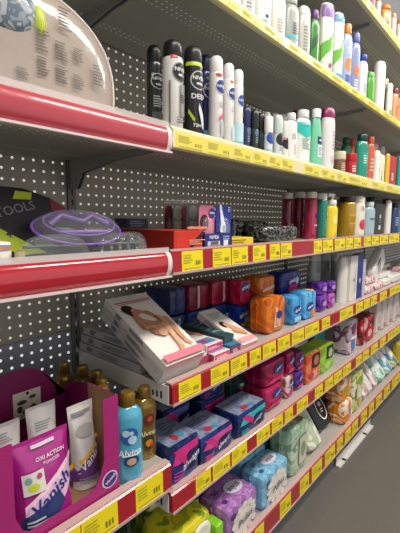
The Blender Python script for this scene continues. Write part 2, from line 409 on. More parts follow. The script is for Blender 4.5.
# price tags ------------------------------------------------------------
ORD = 'first second third fourth fifth sixth seventh eighth ninth tenth eleventh twelfth thirteenth fourteenth fifteenth sixteenth seventeenth eighteenth nineteenth twentieth'.split()
ORD += ['twenty-'+w for w in ORD[:9]]+['thirtieth']+['thirty-'+w for w in ORD[:9]]
RAILS = {
 'C': [(182, 203), (213, 231), (232, 248), (253, 266), (270, 280), (281, 292), (314, 322), (323, 333), (335, 345), (346, 353), (354, 361), (364, 371), (372, 379), (380, 388), (389, 399)],
 'D': [(179, 201), (211, 229), (231, 247), (250, 261), (263, 276), (278, 290), (292, 304), (305, 319), (322, 330), (340, 353), (356, 363), (364, 370), (371, 377), (380, 387), (390, 400)],
 'E': [(196, 211), (213, 230), (232, 247), (257, 270), (272, 283), (285, 293), (297, 308), (315, 323), (325, 333), (334, 342), (343, 351), (356, 362), (363, 369), (371, 378), (380, 386), (388, 400)],
 'F': [(255, 264), (280, 291), (300, 309), (312, 322), (325, 335), (337, 343), (345, 351), (352, 358), (361, 367), (369, 374), (376, 382), (384, 390), (392, 400)],
 'V': [(64, 81), (82, 118), (136, 163)],
 'B': [(176, 205), (206, 232), (233, 252), (253, 268), (269, 281), (282, 293), (304, 320), (321, 336), (337, 347), (348, 369), (372, 385), (386, 400)],
 'A': [(205, 240), (241, 262), (263, 284), (288, 310), (311, 330), (331, 350), (351, 366), (367, 381), (382, 400)],
 'T': [(345, 356), (357, 368), (369, 383), (384, 400)],
}
def tagrow(lv, spans, bayname=''):
    zt, zb = LV[lv]; i = 0
    extra = []
    if lv != 'V':
        xe = sx(401, -.012, (zt+zb)/2)+.01
        while xe < 4.2: extra.append((xe, xe+.06)); xe += .075
    xs = [(sx(a, -.012, (zt+zb)/2), sx(b, -.012, (zt+zb)/2)) for a, b in spans]
    if lv == 'V': xs = [(-.1, -.04), (.05, .11), (.18, .24)]+xs
    if lv == 'F': xs = [(.12, .18), (.4, .46), (.6, .66)]+xs
    for a, b in xs+extra[:6]:
        mb = MB(); h = zt-zb; w = b-a; tilt = lv in 'CDEFV'
        y = -.0128 if tilt else -.0128
        z0, z1 = zb+(.002 if tilt else 0), zt-(.001 if tilt else .008)
        ya, yb = (-.0128, -.0108) if tilt else (-.0126, -.0126)       # bottom and top of the slanted tag
        M = yel if tilt else yel2; zc = (z0+z1)/2
        def fm(p, q, off, a=a, w=w): 
            t = (q-z0)/(z1-z0); return (p, ya+(yb-ya)*t-off+(.002 if t > 1 else 0), q)
        k = (z1-z0)
        mb.add([(a, ya, z0), (b, ya, z0), (b, yb, z1), (a, yb, z1), (a, ya+.0007, z0), (b, ya+.0007, z0), (b, yb+.0007, z1), (a, yb+.0007, z1)],
               [(0, 1, 2, 3), (7, 6, 5, 4), (0, 4, 5, 1), (1, 5, 6, 2), (2, 6, 7, 3), (3, 7, 4, 0)], M)
        ink = mat('#b9ab2a', .5) if tilt else mat('#c9bc52', .5); dk = mat('#6f6620', .5) if tilt else mat('#a89c3c', .5)
        decal(mb, fm, ('l', a+w*.32, z0+k*.6, w*.5, k*.5, 4, ink), 1)
        n = 3
        for j in range(n): decal(mb, fm, ('r', a+w*(.66+.09*j), z0+k*.38, w*.045, k*.22, dk), 1)
        decal(mb, fm, ('r', a+w*.5, z0+k*.12, w*.8, k*.05, ink), 1)
        o = mb.obj('price_tag')
        tag(o, f'{ORD[i]} yellow price tag from the left on the {NAMES[lv]}', 'price tag', f'price tags on the {NAMES[lv]}')
        # origin to the tag's own place
        c = Vector(((a+b)/2, y, z0)); o.data.transform(Matrix.Translation(-c)); o.location = c
        i += 1
for lv, sp in RAILS.items(): tagrow(lv, sp)


# ================================================================== LEVEL B: deodorants, shampoos, jars
zB = SH['B']; W = '#efedeb'; K = '#17181b'; NV = '#1b2a66'
def nivea(p, q, s, ring, fill, men=True, tc='#f4f4f4'):
    r = [('c', p, q, s, ring), ('c', p, q, s*.88, fill), ('t', 'NIVEA', p, q+(.02 if men else 0), s*.55, tc)]
    if men: r.append(('t', 'MEN', p, q-.035, s*.36, tc))
    return r
bottle('can', zB, 147, 162, 47, .10, '#2a2b2e', K, 'black and grey spray can standing behind, leftmost of the deodorant cans',
       [('r', 0, .62, 1.6, .03, '#c9c9c9')]+nivea(.1, .56, .085, '#c4c4c4', K)+[('l', .1, .36, 1.3, .13, 5, '#b9b9b9'), ('r', .1, .2, 1.6, .12, '#55585c')])
bottle('can', zB, 162.5, 183, 42, .035, '#e6e3df', K, 'white spray can with tall black cap and black round logo, at the rail end',
       [('r', -.35, .74, .75, .035, '#c63b40')]+nivea(.35, .6, .105, '#8d8d8d', K)+[('r', .55, .33, .7, .34, '#8e8d8b'), ('l', .5, .34, .6, .1, 4, '#2b2b2b'), ('r', -.75, .3, .15, .45, '#6a6a6a'), ('l', .3, .13, .9, .08, 3, '#77767a')])
bottle('can', zB, 183, 202, 48, .05, '#1e1f22', '#232426', 'black spray can with a lime green band under its cap',
       [('r', 0, .735, 2.7, .045, '#b9cf2c')]+nivea(.15, .58, .1, '#c4c4c4', '#22252b')+[('t', 'DEEP', .1, .42, .075, '#e6e6e6'), ('p', [(.1, .36), (.9, .2), (1.2, .1), (.5, .12), (.0, .3)], '#d5d8d6'), ('t', '72H', -.1, .14, .05, '#e6e6e6'), ('p', [(-.9, .3), (-.3, .2), (-.4, .17), (-.95, .26)], '#a8c030')])
bottle('can', zB, 197.5, 212, 56, .085, '#22346f', '#1c2550', 'navy blue spray can tucked behind the lime banded one',
       [('r', .2, .68, 1.2, .03, '#7fb4da')]+nivea(.25, .56, .09, '#dfe6f2', '#1b2a66')+[('p', [(-.2, .45), (.9, .2), (1.1, .05), (.2, .1)], '#c4d4e6'), ('r', .1, .12, 1.6, .1, '#6fa6cc')])
bottle('can', zB, 208.5, 222.5, 57, .035, W, '#f4f1ee', 'white spray can with a red tag and navy logo, beside the navy can',
       [('r', -.1, .715, 1., .035, '#c8404a')]+nivea(.3, .6, .085, '#f5f5f5', '#27408f', 0)+[('l', .2, .42, .7, .06, 3, '#a8a8b0'), ('p', [(-.2, .28), (.5, .34), (.55, .3), (-.1, .24)], '#d86a80'), ('e', .35, .17, .3, .09, '#b9bcc4')])
bottle('can', zB, 221.5, 233.5, 64, .04, W, '#f5f3f0', 'white spray can with a small coral mark, middle of the three white cans',
       [('r', .1, .715, .7, .03, '#db7a70')]+nivea(.4, .59, .08, '#f5f5f5', '#2c3f86', 0)+[('l', .3, .42, .6, .07, 3, '#b4b4ba'), ('e', .4, .16, .35, .1, '#c7dbe4')])
bottle('can', zB, 231.5, 242.5, 70, .045, W, '#f6f4f1', 'white spray can fading to pale blue at its base',
       nivea(.4, .57, .08, '#f5f5f5', '#2c4a9c', 0)+[('l', .3, .4, .6, .06, 3, '#b4b4ba'), ('r', 0, .2, 2.8, .25, '#bfe0ea'), ('r', 0, .06, 2.8, .1, '#8fc3d4')])
g = 'roll-on deodorants'
for L, R, t, y, bc, cc, lb in ((241.5, 250.5, 107, .06, '#22315f', '#1f2c58', 'short navy roll-on right of the three white cans'), (250.5, 258, 110, .045, '#23282b', '#191b1e', 'short black roll-on, nearer of the two black ones'),
                               (257, 264.5, 113, .06, '#2b3433', '#1b2022', 'short black roll-on with grey marks, farther of the two black ones')):
    bottle('rollon', zB, L, R, t, y, bc, cc, lb, [('l', .2, .36, .9, .2, 4, '#8ea4b4'), ('c', .3, .5, .08, '#5b7690')], group=g)
bottle('rollon', zB, 264, 272.5, 116, .035, '#dfe9ee', '#f3f2ee', 'white roll-on with a round navy badge', [('c', .1, .47, .14, '#2b49a5'), ('r', 0, .15, 2, .1, '#b3ccd8')], group=g)
bottle('rollon', zB, 273, 282, 115, .04, '#dde5df', '#ccdcd3', 'pale grey green roll-on with a round black badge', [('c', .2, .46, .14, '#1c1d22'), ('l', .2, .25, .9, .1, 3, '#9aa3a0')], group=g)
bottle('rollon', zB, 281, 288, 121, .045, '#e6e3e3', '#dde0dc', 'white roll-on with black badge and pink dot', [('c', .1, .46, .14, '#1d1b2b'), ('c', -.5, .6, .06, '#d57590')], group=g)
bottle('shampoo', zB, 284.5, 295.5, 113, .06, '#e9e6e3', '#dfe0dc', 'slim white bottle with a tiny pink mark beside the roll-ons', [('r', .3, .3, .25, .2, '#e2a3b5'), ('l', .1, .55, .8, .12, 4, '#bcbcc0')])
bottle('shampoo', zB, 290, 299, 110, .13, '#7c4a66', '#7c2450', 'plum capped bottle standing behind the slim white one', [])
bottle('shampoo', zB, 295, 308.5, 110, .045, '#e2ece4', '#dfe6df', 'white shampoo bottle with a turquoise shoulder label',
       [('r', 0, .68, 2.6, .18, '#29bfb2'), ('p', [(-1.2, .6), (1.2, .6), (0, .5)], '#29bfb2'), ('l', 0, .4, 1.1, .2, 5, '#a9b5ae'), ('r', -.1, .74, 1.2, .03, '#8ee0d6')])
bottle('cone', zB, 308, 321, 108.5, .04, '#74c8a0', '#e9efe9', 'mint green tapering bottle with white cap and navy label',
       [('r', .25, .48, 1., .12, '#203a66'), ('r', .25, .3, 1., .2, '#dfe9ec'), ('l', .25, .3, .7, .14, 4, '#7c90a4'), ('r', .25, .48, .6, .03, '#c9d6e6')])
bottle('flip', zB, 320, 332.5, 107, .04, '#e3dfdf', '#8a1f56', 'white bottle with a large magenta cap', [('l', .4, .5, .5, .3, 6, '#b8a8b2'), ('r', .3, .2, .5, .1, '#d9bac8')])
bottle('jar', zB, 333, 345, 152, .04, '#7c5b44', '#d8cdb4', 'brown cream jar with a cream coloured lid', [('l', .1, .35, 1.2, .35, 4, '#d9c7a0')])
bottle('jar', zB, 344.5, 356, 154, .03, '#c22430', '#b81c2c', 'bright red cream jar with white print', [('l', 0, .35, 1.2, .3, 3, '#efd9d4')])
bottle('shampoo', zB, 340.5, 349, 137, .14, '#1b7350', '#14523c', 'dark green bottle behind the red jar', [])
bottle('shampoo', zB, 347.5, 355, 138, .13, '#c4553b', '#b8492f', 'rust orange bottle behind the red jar', [])
bottle('shampoo', zB, 355, 366, 134, .035, '#159078', '#0f3c34', 'teal green shampoo bottle with a dark cap', [('r', 0, .45, .9, .3, '#1ba88d'), ('l', 0, .45, .7, .2, 4, '#c6e5da')])
bottle('shampoo', zB, 365.5, 372.5, 136, .06, '#cf5b3c', '#c9502f', 'orange red bottle between the teal one and the white one', [('l', 0, .4, 1, .3, 4, '#efc9b4')])
bottle('tube', zB, 372.5, 379, 150, .035, '#e9e9e4', W, 'white tube standing next to the orange red bottle', [('r', .2, .4, .3, .2, '#a9c7a0')])
x0, x1 = px_x(379, 384, .03, zB+.05); carton(x0, x1, .03, .05, zB, hgt(379, 153, .03, zB), '#dfe3c8', 'pale green and white slim carton among the tubes', [('l', 0, .05, .02, .05, 4, '#6fa05a'), ('e', 0, .03, .008, .01, '#a85a3a')])
bottle('tube', zB, 384, 388.5, 153, .035, '#e6b432', '#e6b432', 'yellow tube at the right of the slim carton', [])
x0, x1 = px_x(388.5, 395.5, .03, zB+.05); carton(x0, x1, .03, .05, zB, hgt(389, 154, .03, zB), '#b92a30', 'red slim carton with a white window, near the right edge', [('r', 0, .06, .03, .04, '#e9e2dc'), ('l', 0, .06, .02, .03, 4, '#454a55')])
bottle('tube', zB, 396, 402, 156, .035, '#2ba79a', '#2ba79a', 'teal tube at the right edge of the deodorant shelf', [])
for i, (c, lb) in enumerate((('#d7d3cf', 'pale bottle past the teal tube'), ('#c96c4c', 'terracotta bottle past the teal tube'), ('#4d7fa8', 'blue bottle past the teal tube'), ('#e2dcc6', 'cream bottle past the teal tube'))):
    bottle('shampoo', zB, 402.5+i*5, 407+i*5, 156+i, .05, c, W, lb, [])
for L, R, t, c, lb in ((254, 262, 112, '#3a4048', 'slate roll-on in the back row behind the black ones'), (262, 270, 112, '#c9cdd0', 'pale roll-on in the back row behind the navy badge one'), (270, 278, 113, '#b4bdb8', 'grey green bottle in the back row behind the black badge one'),
                       (278, 286, 114, '#d4d0cc', 'off white bottle in the back row behind the pink dot one'), (302, 311, 117, '#8ac4b4', 'aqua bottle in the back row behind the turquoise label one'), (311, 319, 119, '#5aa88a', 'sea green bottle in the back row behind the mint one'),
                       (369, 376, 143, '#8a3a30', 'brick red bottle in the back row behind the white tube'), (377, 383, 146, '#c9b48a', 'sand bottle in the back row behind the slim carton')):
    bottle('flip', zB, L, R, t, .125, c, '#cfcfcb', lb, [])
# flat packets lying behind the clear sack
for (L, R, y, c, lb) in ((112, 124, .07, ['#1f4fa0', '#e8d33a', '#2c6f9e'], 'blue and yellow flat packet lying behind the clear sack'), (124, 146, .11, ['#3a5c92', '#d9d39a', '#b7b9b7'], 'blue grey flat packet lying beside the deodorants')):
    x0, x1 = px_x(L, R, y, zB+.01); film_pack(x0, x1, y, .12, zB, .032, prn(c, 60), lb, name='flat_packet', fins=False)

# ================================================================== LEVEL A: tall bottles, seen from below
zA = SH['A']
A = [ # kind L R top Y body cap label decals
 ('shampoo', 226, 240, -45, .05, '#dcdad6', '#e9e7e3', 'white bottle at the left end of the tall bottle shelf', []),
 ('shampoo', 240, 254, -32, .05, '#d9dbd8', '#e6e6e2', 'white bottle with grey lines, second on the tall bottle shelf', [('l', 0, .4, 1, .3, 5, '#9aa0a4')]),
 ('shampoo', 254, 270, -22, .04, '#e2e0dc', W, 'white bottle carrying a small navy emblem', [('r', .1, .32, .4, .06, '#27335f'), ('l', 0, .2, 1, .1, 3, '#aaa')]),
 ('shampoo', 269, 284, -12, .04, '#dedcd3', '#eceae4', 'cream white bottle left of the grey cyan one', [('l', .1, .3, 1, .3, 6, '#b5b2a6')]),
 ('shampoo', 283, 297, -4, .045, '#a3a9a6', '#b9bfbc', 'grey see-through bottle with a cyan band', [('r', 0, .3, 2, .05, '#3fb9c4'), ('l', .2, .45, .9, .2, 5, '#6a7470')]),
 ('flip', 297, 308.5, 6, .04, '#c9c8be', '#d6d4cc', 'slim grey white bottle before the green ones', [('l', 0, .4, 1, .5, 9, '#8d8e86')]),
 ('shampoo', 308.5, 317.5, 9, .05, '#3e8a35', '#6b3a7d', 'dark green bottle with a purple top', [('p', [(-1, .5), (1, .7), (1, .6), (-1, .3)], '#2b5a34')]),
 ('tottle', 318.5, 331, 1, .04, '#e3e8dd', '#b9a67a', 'tall white and green bottle with a purple upper half', [('r', 0, .87, 2.8, .16, '#8a62ad'), ('p', [(-1.4, .42), (-.2, .5), (1.3, .76), (1.3, .55), (.4, .4), (-1.4, .2)], '#62b235'), ('c', .2, .17, .035, '#a04a92')]),
 ('tottle', 330.5, 341, 10, .045, '#e0e8e0', '#c4a98a', 'tall white and green bottle with a blue upper band', [('r', 0, .9, 2.6, .1, '#5d9cc9'), ('p', [(-1.4, .45), (-.2, .5), (1.3, .78), (1.3, .55), (.4, .42), (-1.4, .25)], '#6cba3c'), ('r', 0, .1, 2.5, .14, '#4fa8cc')]),
 ('shampoo', 340.5, 349.5, 22, .04, '#a9b9dd', '#e38b35', 'pale blue bottle with an orange cap', [('c', .1, .4, .1, '#d98a4a'), ('r', 0, .2, 1.2, .1, '#5f6fae'), ('l', 0, .6, 1, .1, 3, '#e8eaf6')]),
 ('shampoo', 349, 357.5, 31, .045, '#8a9acb', '#5d6fae', 'periwinkle bottle with orange flecks', [('c', .1, .42, .09, '#d57a4a'), ('l', 0, .2, 1.2, .2, 5, '#e3e0ec')]),
 ('shampoo', 357.5, 365.5, 53, .035, '#e6e6e8', '#23409a', 'white bottle with a royal blue cap', [('l', .1, .3, .8, .2, 4, '#98a3c4')]),
 ('flip', 365.5, 373, 71, .04, '#57a834', '#4a9a2c', 'grass green bottle left of the tall white one', [('r', .1, .5, .5, .5, '#7cc648')]),
 ('tube', 373, 383, 59, .035, '#e9e8e2', W, 'tall plain white bottle with a rounded top', []),
 ('shampoo', 381.5, 386.5, 77, .07, '#2c2c2c', '#d5d0b0', 'thin black bottle with a pale cap', [('l', .1, .5, 1, .3, 5, '#cfcfcf')]),
 ('flip', 385.5, 391, 82, .035, '#dedfd8', '#efefe9', 'short white bottle beside the thin black one', [('r', 0, .2, 1, .2, '#9ab58e')]),
 ('shampoo', 391, 396.5, 87, .04, '#e2a878', '#9b2f45', 'peach bottle with a maroon cap', [('l', .1, .4, 1, .3, 5, '#b86c44')]),
 ('shampoo', 396, 402, 92, .04, '#e0a070', '#d98f58', 'peach orange bottle at the right edge of the tall bottle shelf', []),
 ('shampoo', 402, 408, 97, .04, '#d9d6cc', '#e6e6e6', 'pale bottle past the peach ones', []),
]
for k, L, R, t, y, b, c, lb, ds in A: bottle(k, zA, L, R, t, y, b, c, lb, ds)
BR = [(247, 262, -18, '#c9c6c0', 'white', 'pale bottle in the back row behind the navy emblem one'), (262, 276, -10, '#b9b8b0', 'grey', 'grey white bottle in the back row of the tall bottle shelf'), (276, 289, -2, '#8f9a98', 'grey', 'smoky bottle in the back row behind the cyan banded one'),
      (290, 302, 8, '#a8a79c', '', 'taupe bottle in the back row before the green bottles'), (303, 313, 12, '#7a4a8c', '', 'purple bottle in the back row before the green bottles'), (313, 323, 14, '#4a8a3a', '', 'green bottle in the back row between the green ones'),
      (326, 335, 22, '#8a6ab0', '', 'mauve bottle in the back row behind the swooshed pair'), (336, 345, 32, '#5a8ab4', '', 'steel blue bottle in the back row behind the orange cap'), (345, 353, 42, '#c98a5a', '', 'caramel bottle in the back row behind the periwinkle one'),
      (353, 361, 54, '#a4aabf', '', 'grey blue bottle in the back row behind the royal blue cap'), (362, 369, 70, '#8fae7a', '', 'sage bottle in the back row behind the grass green one'), (386, 392, 90, '#b9a890', '', 'beige bottle in the back row behind the short white one')]
for L, R, t, c, _, lb in BR: bottle('flip', zA, L, R, t, .115, c, '#d9d6d0' if sum(rgb(c)[:3]) < .9 else '#b9b4aa', lb, [('l', 0, .4, 1, .3, 5, '#8a8a86')])

# ================================================================== LEVEL T: small bottles on top
zT = SH['T']
Tt = [('round', 352, 359, -30, '#c24a5a', W, 'rose bottle at the left end of the topmost shelf'), ('round', 360, 366, -22, '#e4ddd2', '#8a2b4a', 'cream bottle with plum cap on the topmost shelf'),
      ('round', 367, 374.5, -12, '#a83f62', '#e9e2dc', 'magenta bottle on the topmost shelf'), ('round', 375, 380, -4, '#e3dccf', '#cf8a3e', 'cream bottle with amber cap on the topmost shelf'),
      ('shampoo', 380, 389.5, 4, '#e2852e', '#e08a3a', 'orange bottle on the topmost shelf'), ('round', 389.5, 395, 12, '#ead9c6', '#d9a06a', 'cream and tan bottle right of the orange one up top'),
      ('round', 395, 401, 18, '#e6d8c8', '#c9803e', 'tan bottle at the right edge of the topmost shelf'), ('round', 401, 407, 24, '#c8543c', W, 'red bottle past the edge of the topmost shelf')]
for k, L, R, t, b, c, lb in Tt: bottle(k, zT, L, R, t, .04, b, c, lb, [('l', .1, .35, 1, .25, 4, '#8d5a44')])

# ================================================================== LEVEL C
zC = SH['C']
x0 = sx(174, .015, zC+.05); x1 = sx(202.5, .015, zC+.05); h = hgt(174, 231, .015, zC)
carton(x0, x1, .015, .27, zC, h, mat('#c8301f', .3), 'red orange carton lying flat with a dark razor drawing on its front',
       [('F', 'p', [(.0, .014), (.028, .03), (.05, .046), (.06, .042), (.036, .02), (.01, .007)], '#2c1414'), ('F', 'r', .03, .054, .07, .006, '#e8876a'), ('F', 'l', .03, .02, .06, .014, 3, '#e59a80'), ('F', 'r', -.045, .03, .001, .055, '#8c1c12')],
       side=mat('#8e1a12', .35), top=mat('#cf3d28', .35))
x0 = sx(204, .02, zC+.03); x1 = sx(232, .02, zC+.03)
# counter tray holding razor cards
o = empty('counter_tray', ((x0+x1)/2, .02, zC+.0005), 'navy and white cardboard counter tray holding the razor cards', 'tray')
w = x1-x0; mb = MB(); hh = hgt(204, 234, .02, zC); dk = mat('#1c2c74', .4)
mb.box(-w/2, w/2, 0, .003, 0, hh, dk); mb.box(-w/2, w/2, .12, .123, 0, hh*1.05, dk); mb.box(-w/2, -w/2+.003, 0, .12, 0, hh, dk); mb.box(w/2-.003, w/2, 0, .12, 0, hh, dk); mb.box(-w/2, w/2, 0, .12, 0, .003, dk)
fm = boxmaps(w, .12, hh)
decals(mb, fm, [('F', 'r', -.02, hh*.35, .05, hh*.3, '#c9cfe2'), ('F', 'r', .03, hh*.3, .02, hh*.5, '#dfe3ee'), ('F', 't', 'NIVEA', -.02, hh*.75, .014, '#e9ecf6'), ('F', 'r', -.018, hh*.38, .03, hh*.2, '#6b4f5a'), ('F', 'l', .03, hh*.7, .03, .012, 2, '#98a6d6')])
mb.obj('tray_box', o)
def card(L, R, top, y, bc, label, ds, z=zC+.004, name='razor_card'):
    a, b = px_x(L, R, y, z+.05); hh = hgt(L, top, y, z); w = b-a
    o = empty(name, ((a+b)/2, y, z), label, 'razor pack'); mb = MB()
    pts = [(-w/2, 0), (w/2, 0), (w/2, hh*.93), (w/2-.008, hh), (-w/2+.008, hh), (-w/2, hh*.93)]
    mb.plate(pts, 0, .002, mat(bc, .3)); decals(mb, boxmaps(w, .002, hh), ds); mb.obj('backing_card', o)
    m2 = MB(); m2.grid(lambda u, v: (w*.34*math.cos(2*PI*u)*math.cos(v*PI/2), -.012*math.sin(v*PI/2)-.001, hh*.42+hh*.3*math.sin(2*PI*u)*math.cos(v*PI/2)), 20, 5, mat('#ffffff', .08, alpha=.12)); m2.obj('blister', o); return o
card(199, 214.5, 205, .075, '#d77a95', 'pink razor card with a dark razor head and navy badge', [('F', 'e', -.012, .062, .018, .022, '#3a1d2c'), ('F', 'e', .02, .088, .014, .014, '#26368a'), ('F', 't', 'NIVEA', .02, .088, .008, '#ffffff'), ('F', 'r', .01, .12, .03, .004, '#b24568'), ('F', 'r', -.01, .02, .03, .02, '#f0c4d0')])
card(216, 231, 205.5, .07, '#22368e', 'navy razor card showing a white razor shape', [('F', 'e', -.003, .045, .013, .022, '#e8ebf2'), ('F', 'p', [(-.012, .05), (-.022, .11), (-.014, .115), (.006, .05)], '#dfe4ec'), ('F', 'e', .0, .043, .007, .013, '#9aa8c9'), ('F', 'l', .025, .1, .02, .015, 3, '#a9b4dc')])
for i, (L, R, t, y, c, c2, lb) in enumerate(((165, 173, 207, .2, '#5a2430', '#8a2f3f', 'dark maroon razor card at the left of the card row'), (173, 183, 205, .18, '#8f9896', '#c3cbc8', 'grey razor card with a pale window, left one'),
                                (182, 188, 206, .16, '#8e2c34', '#b85058', 'narrow red razor card between the grey ones'), (187, 198.5, 205, .13, '#8c9896', '#bfcac7', 'grey razor card next to the pink one'))):
    card(L, R, t, y, c, lb, [('F', 'e', 0, .09, .018, .02, c2), ('F', 'r', 0, .05, .03, .03, c2), ('F', 'l', 0, .12, .04, .012, 2, '#d6d6d6')])
x0 = sx(150, .2, zC+.03); x1 = sx(171, .2, zC+.03); carton(x0, x1, .30, .06, zC, .075, '#2a2f52', 'dark blue carton half hidden behind the red carton', [('F', 'l', 0, .06, .06, .02, 3, '#8a8fae')])
# yellow flat carton at the edge
x0, x1 = px_x(238, 262, .0, zC+.02)
carton(x0, x1, .03, .07, zC, .024, '#e6c428', 'yellow flat carton lying at the rail in front of the black nets', [('F', 'l', 0, .014, .1, .012, 2, '#8f7412'), ('T', 'r', 0, .035, .1, .03, '#f2dc58')])
# black hair nets in clear bags
def netbag(L, R, top, y, dep, label, z=zC):
    a, b = px_x(L, R, y, z+.02); hh = hgt(L, top, y, z)
    return film_pack(a, b, y, dep, z, hh, prn(['#141515', '#2a2c2b', '#6a6d6b', '#1b1c1c'], 55, .15, .8), label, name='bagged_net', fins=True, p=3.5)
netbag(233, 246, 219, .15, .1, 'black net in a clear bag, nearest the navy razor card'); netbag(249, 270, 221, .15, .1, 'black net in a clear bag, middle of the three nets'); netbag(266, 300, 226, .05, .085, 'black net in a glossy clear bag in front of the crimson bottles')
for L, R, t, y, lb in ((281.5, 293, 193, .18, 'dark red bottle with white cap, leftmost of the crimson ones'), (293, 305, 192, .15, 'dark red bottle with white cap, middle of the crimson ones'), (304, 316.5, 192, .08, 'crimson bottle with white cap, front one beside the green bottle')):
    bottle('round', zC, L, R, t, y, mat('#7d1630' if y > .1 else '#a81c46', .12, coat=.6), '#d9d3c9', lb, [('r', .3, .5, .8, .1, '#3a2c82'), ('r', .2, .3, .9, .04, '#c9a9b4')])
bottle('round', zC, 315.5, 326.5, 193.5, .05, mat('#0f7d68', .12, coat=.6), '#dcd9d0', 'emerald green bottle with white cap', [('r', .4, .56, .5, .04, '#6ac4d8'), ('l', .2, .35, .9, .2, 4, '#4fae98')])
bottle('shampoo', zC, 325.5, 336, 200, .04, '#ecd01c', '#dfdfda', 'yellow spray bottle with a white pump head', [('e', .1, .5, .5, .12, '#f2e478'), ('r', .4, .12, .4, .08, '#7fb6cf')], neck='#e4e4df', cat='spray bottle', name='spray_bottle')
bottle('round', zC, 337, 354.5, 197, .05, mat('#a88414', .12, coat=.6), '#2a2420', 'amber gold bottle with a dark cap', [('r', 0, .45, 1.2, .25, '#c49d25'), ('l', 0, .45, .9, .15, 3, '#7d5f10')])
bottle('flip', zC, 352.5, 363, 196, .04, '#e3dfd4', '#d9d4c4', 'white bottle printed with a red flower', [('c', .15, .3, .13, '#c22c44'), ('c', -.05, .38, .05, '#d9566a'), ('l', .1, .7, .8, .12, 3, '#b9a98e')])
bottle('shampoo', zC, 362, 373, 202, .045, mat('#9fb6bf', .15), '#c9d2d4', 'pale blue see-through bottle beside the flower bottle', [('r', 0, .5, .8, .06, '#4f6b80')])
x0, x1 = px_x(374, 384, .04, zC+.05); carton(x0, x1, .04, .05, zC, hgt(374, 203, .04, zC), '#1d1c1c', 'black carton with white label blocks', [('F', 'r', .004, .04, .032, .022, '#dcdad6'), ('F', 'r', .004, .1, .03, .018, '#b9b7b2'), ('F', 'l', .004, .075, .03, .02, 3, '#8b8984')])
bottle('tube', zC, 384, 390, 200, .035, '#e4e1d9', W, 'white round topped tube right of the black carton', [])
bottle('shampoo', zC, 390, 397.5, 203, .05, '#233a66', '#1c2a4a', 'navy bottle right of the white tube', [('l', 0, .4, 1, .3, 4, '#8aa0c4')])
bottle('shampoo', zC, 397, 403, 206, .04, '#2493a0', '#dcdcd4', 'teal bottle at the right edge of the middle shelf', [])
for i, (c, lb) in enumerate((('#e0ddd4', 'pale bottle past the teal one'), ('#7c5a9c', 'violet bottle past the teal one'), ('#cc8a3e', 'ochre bottle past the teal one'))): bottle('shampoo', zC, 404+i*5, 408.5+i*5, 207, .05, c, W, lb+' on the middle shelf', [])
for i, (L, R, t, y, c, lb) in enumerate(((330, 341, 200, .17, '#4a4030', 'dark olive bottle in the back row'), (346, 356, 199, .19, '#5a2f2c', 'dark brown bottle in the back row'), (364, 374, 197, .17, '#2e3338', 'charcoal bottle in the back row'), (380, 390, 199, .17, '#34302c', 'black brown bottle in the back row'))):
    bottle('round', zC, L, R, t, y, c, '#3a3430', lb, [])

# left end of the middle shelf: accessories in blisters
clearp = mat('#cfd4d6', .05, alpha=.10, coat=.25)
def blister_tray(name, x, y, z, a, b, hgt_, rim, label, rot=0, tilt=0):
    o = empty(name, (x, y, z), label, 'blister pack', None, (tilt, 0, rot)); mb = MB()
    mb.grid(lambda u, v: (a*math.cos(2*PI*u)*math.cos(v*PI/2)**.6, b*math.sin(2*PI*u)*math.cos(v*PI/2)**.6, hgt_*math.sin(v*PI/2)), 36, 8, clearp); mb.obj('clear_dome', o)
    m2 = MB(); m2.tube([(a*math.cos(2*PI*k/36), b*math.sin(2*PI*k/36), .003) for k in range(37)], .0028, rim); m2.lathe([(.01, .001), (1, .0012)], mat('#3c2f52', .15, alpha=.45), a, b, 36, cap=False); m2.tube([(a*.8*math.cos(2*PI*k/36), b*.8*math.sin(2*PI*k/36), hgt_*.55) for k in range(37)], .002, rim); m2.obj('rim', o)
    return o
# black card with lime corner
o = empty('accessory_card', (.325, .10, zC+.001), 'black accessory card with lime green corner leaning at the left end', 'accessory pack', None, (math.radians(-16), 0, 0))
mb = MB(); pts = [(-.16, 0), (.16, 0), (.15, .045), (.12, .08), (.06, .118), (.01, .134), (-.04, .136), (-.10, .11), (-.16, .07)]
mb.plate(pts, 0, .004, mat('#100d16', .35))
fmc = lambda a, b, off: (a, -off, b)
for d in [('p', [(-.16, .10), (-.09, .085), (.035, .008), (-.01, .006), (-.12, .05), (-.16, .07)], '#a9bd1f'), ('p', [(-.012, .112), (.022, .112), (.026, .126), (-.005, .128)], '#a9bd1f'), ('t', 'TOOLS', -.01, .092, .024, '#77757f', .25), ('t', '4', -.03, .045, .02, '#191620'), ('p', [(.06, .09), (.14, .05), (.12, .08), (.06, .116)], '#7c1a2c'), ('l', .04, .03, .05, .016, 3, '#5d5a66')]: decal(mb, fmc, d, 2 if d[0] == 't' else 1)
mb.obj('backing_card', o)
o = blister_tray('hair_clip_pack', .405, .062, zC+.052, .088, .05, .03, mat('#6f47a0', .25, coat=.3), 'purple rimmed clear oval blister lying on the black card', -.08, math.radians(34))
mb = MB(); mb.tube([(-.06, 0, .012), (-.03, .02, .02), (.0, -.005, .022), (.03, .02, .02), (.06, 0, .012)], .006, mat('#5a3a86', .25), 8); mb.tube([(-.05, -.02, .01), (0, -.028, .016), (.05, -.02, .01)], .004, mat('#7d5aa6', .25), 8); mb.obj('hair_clip', o)
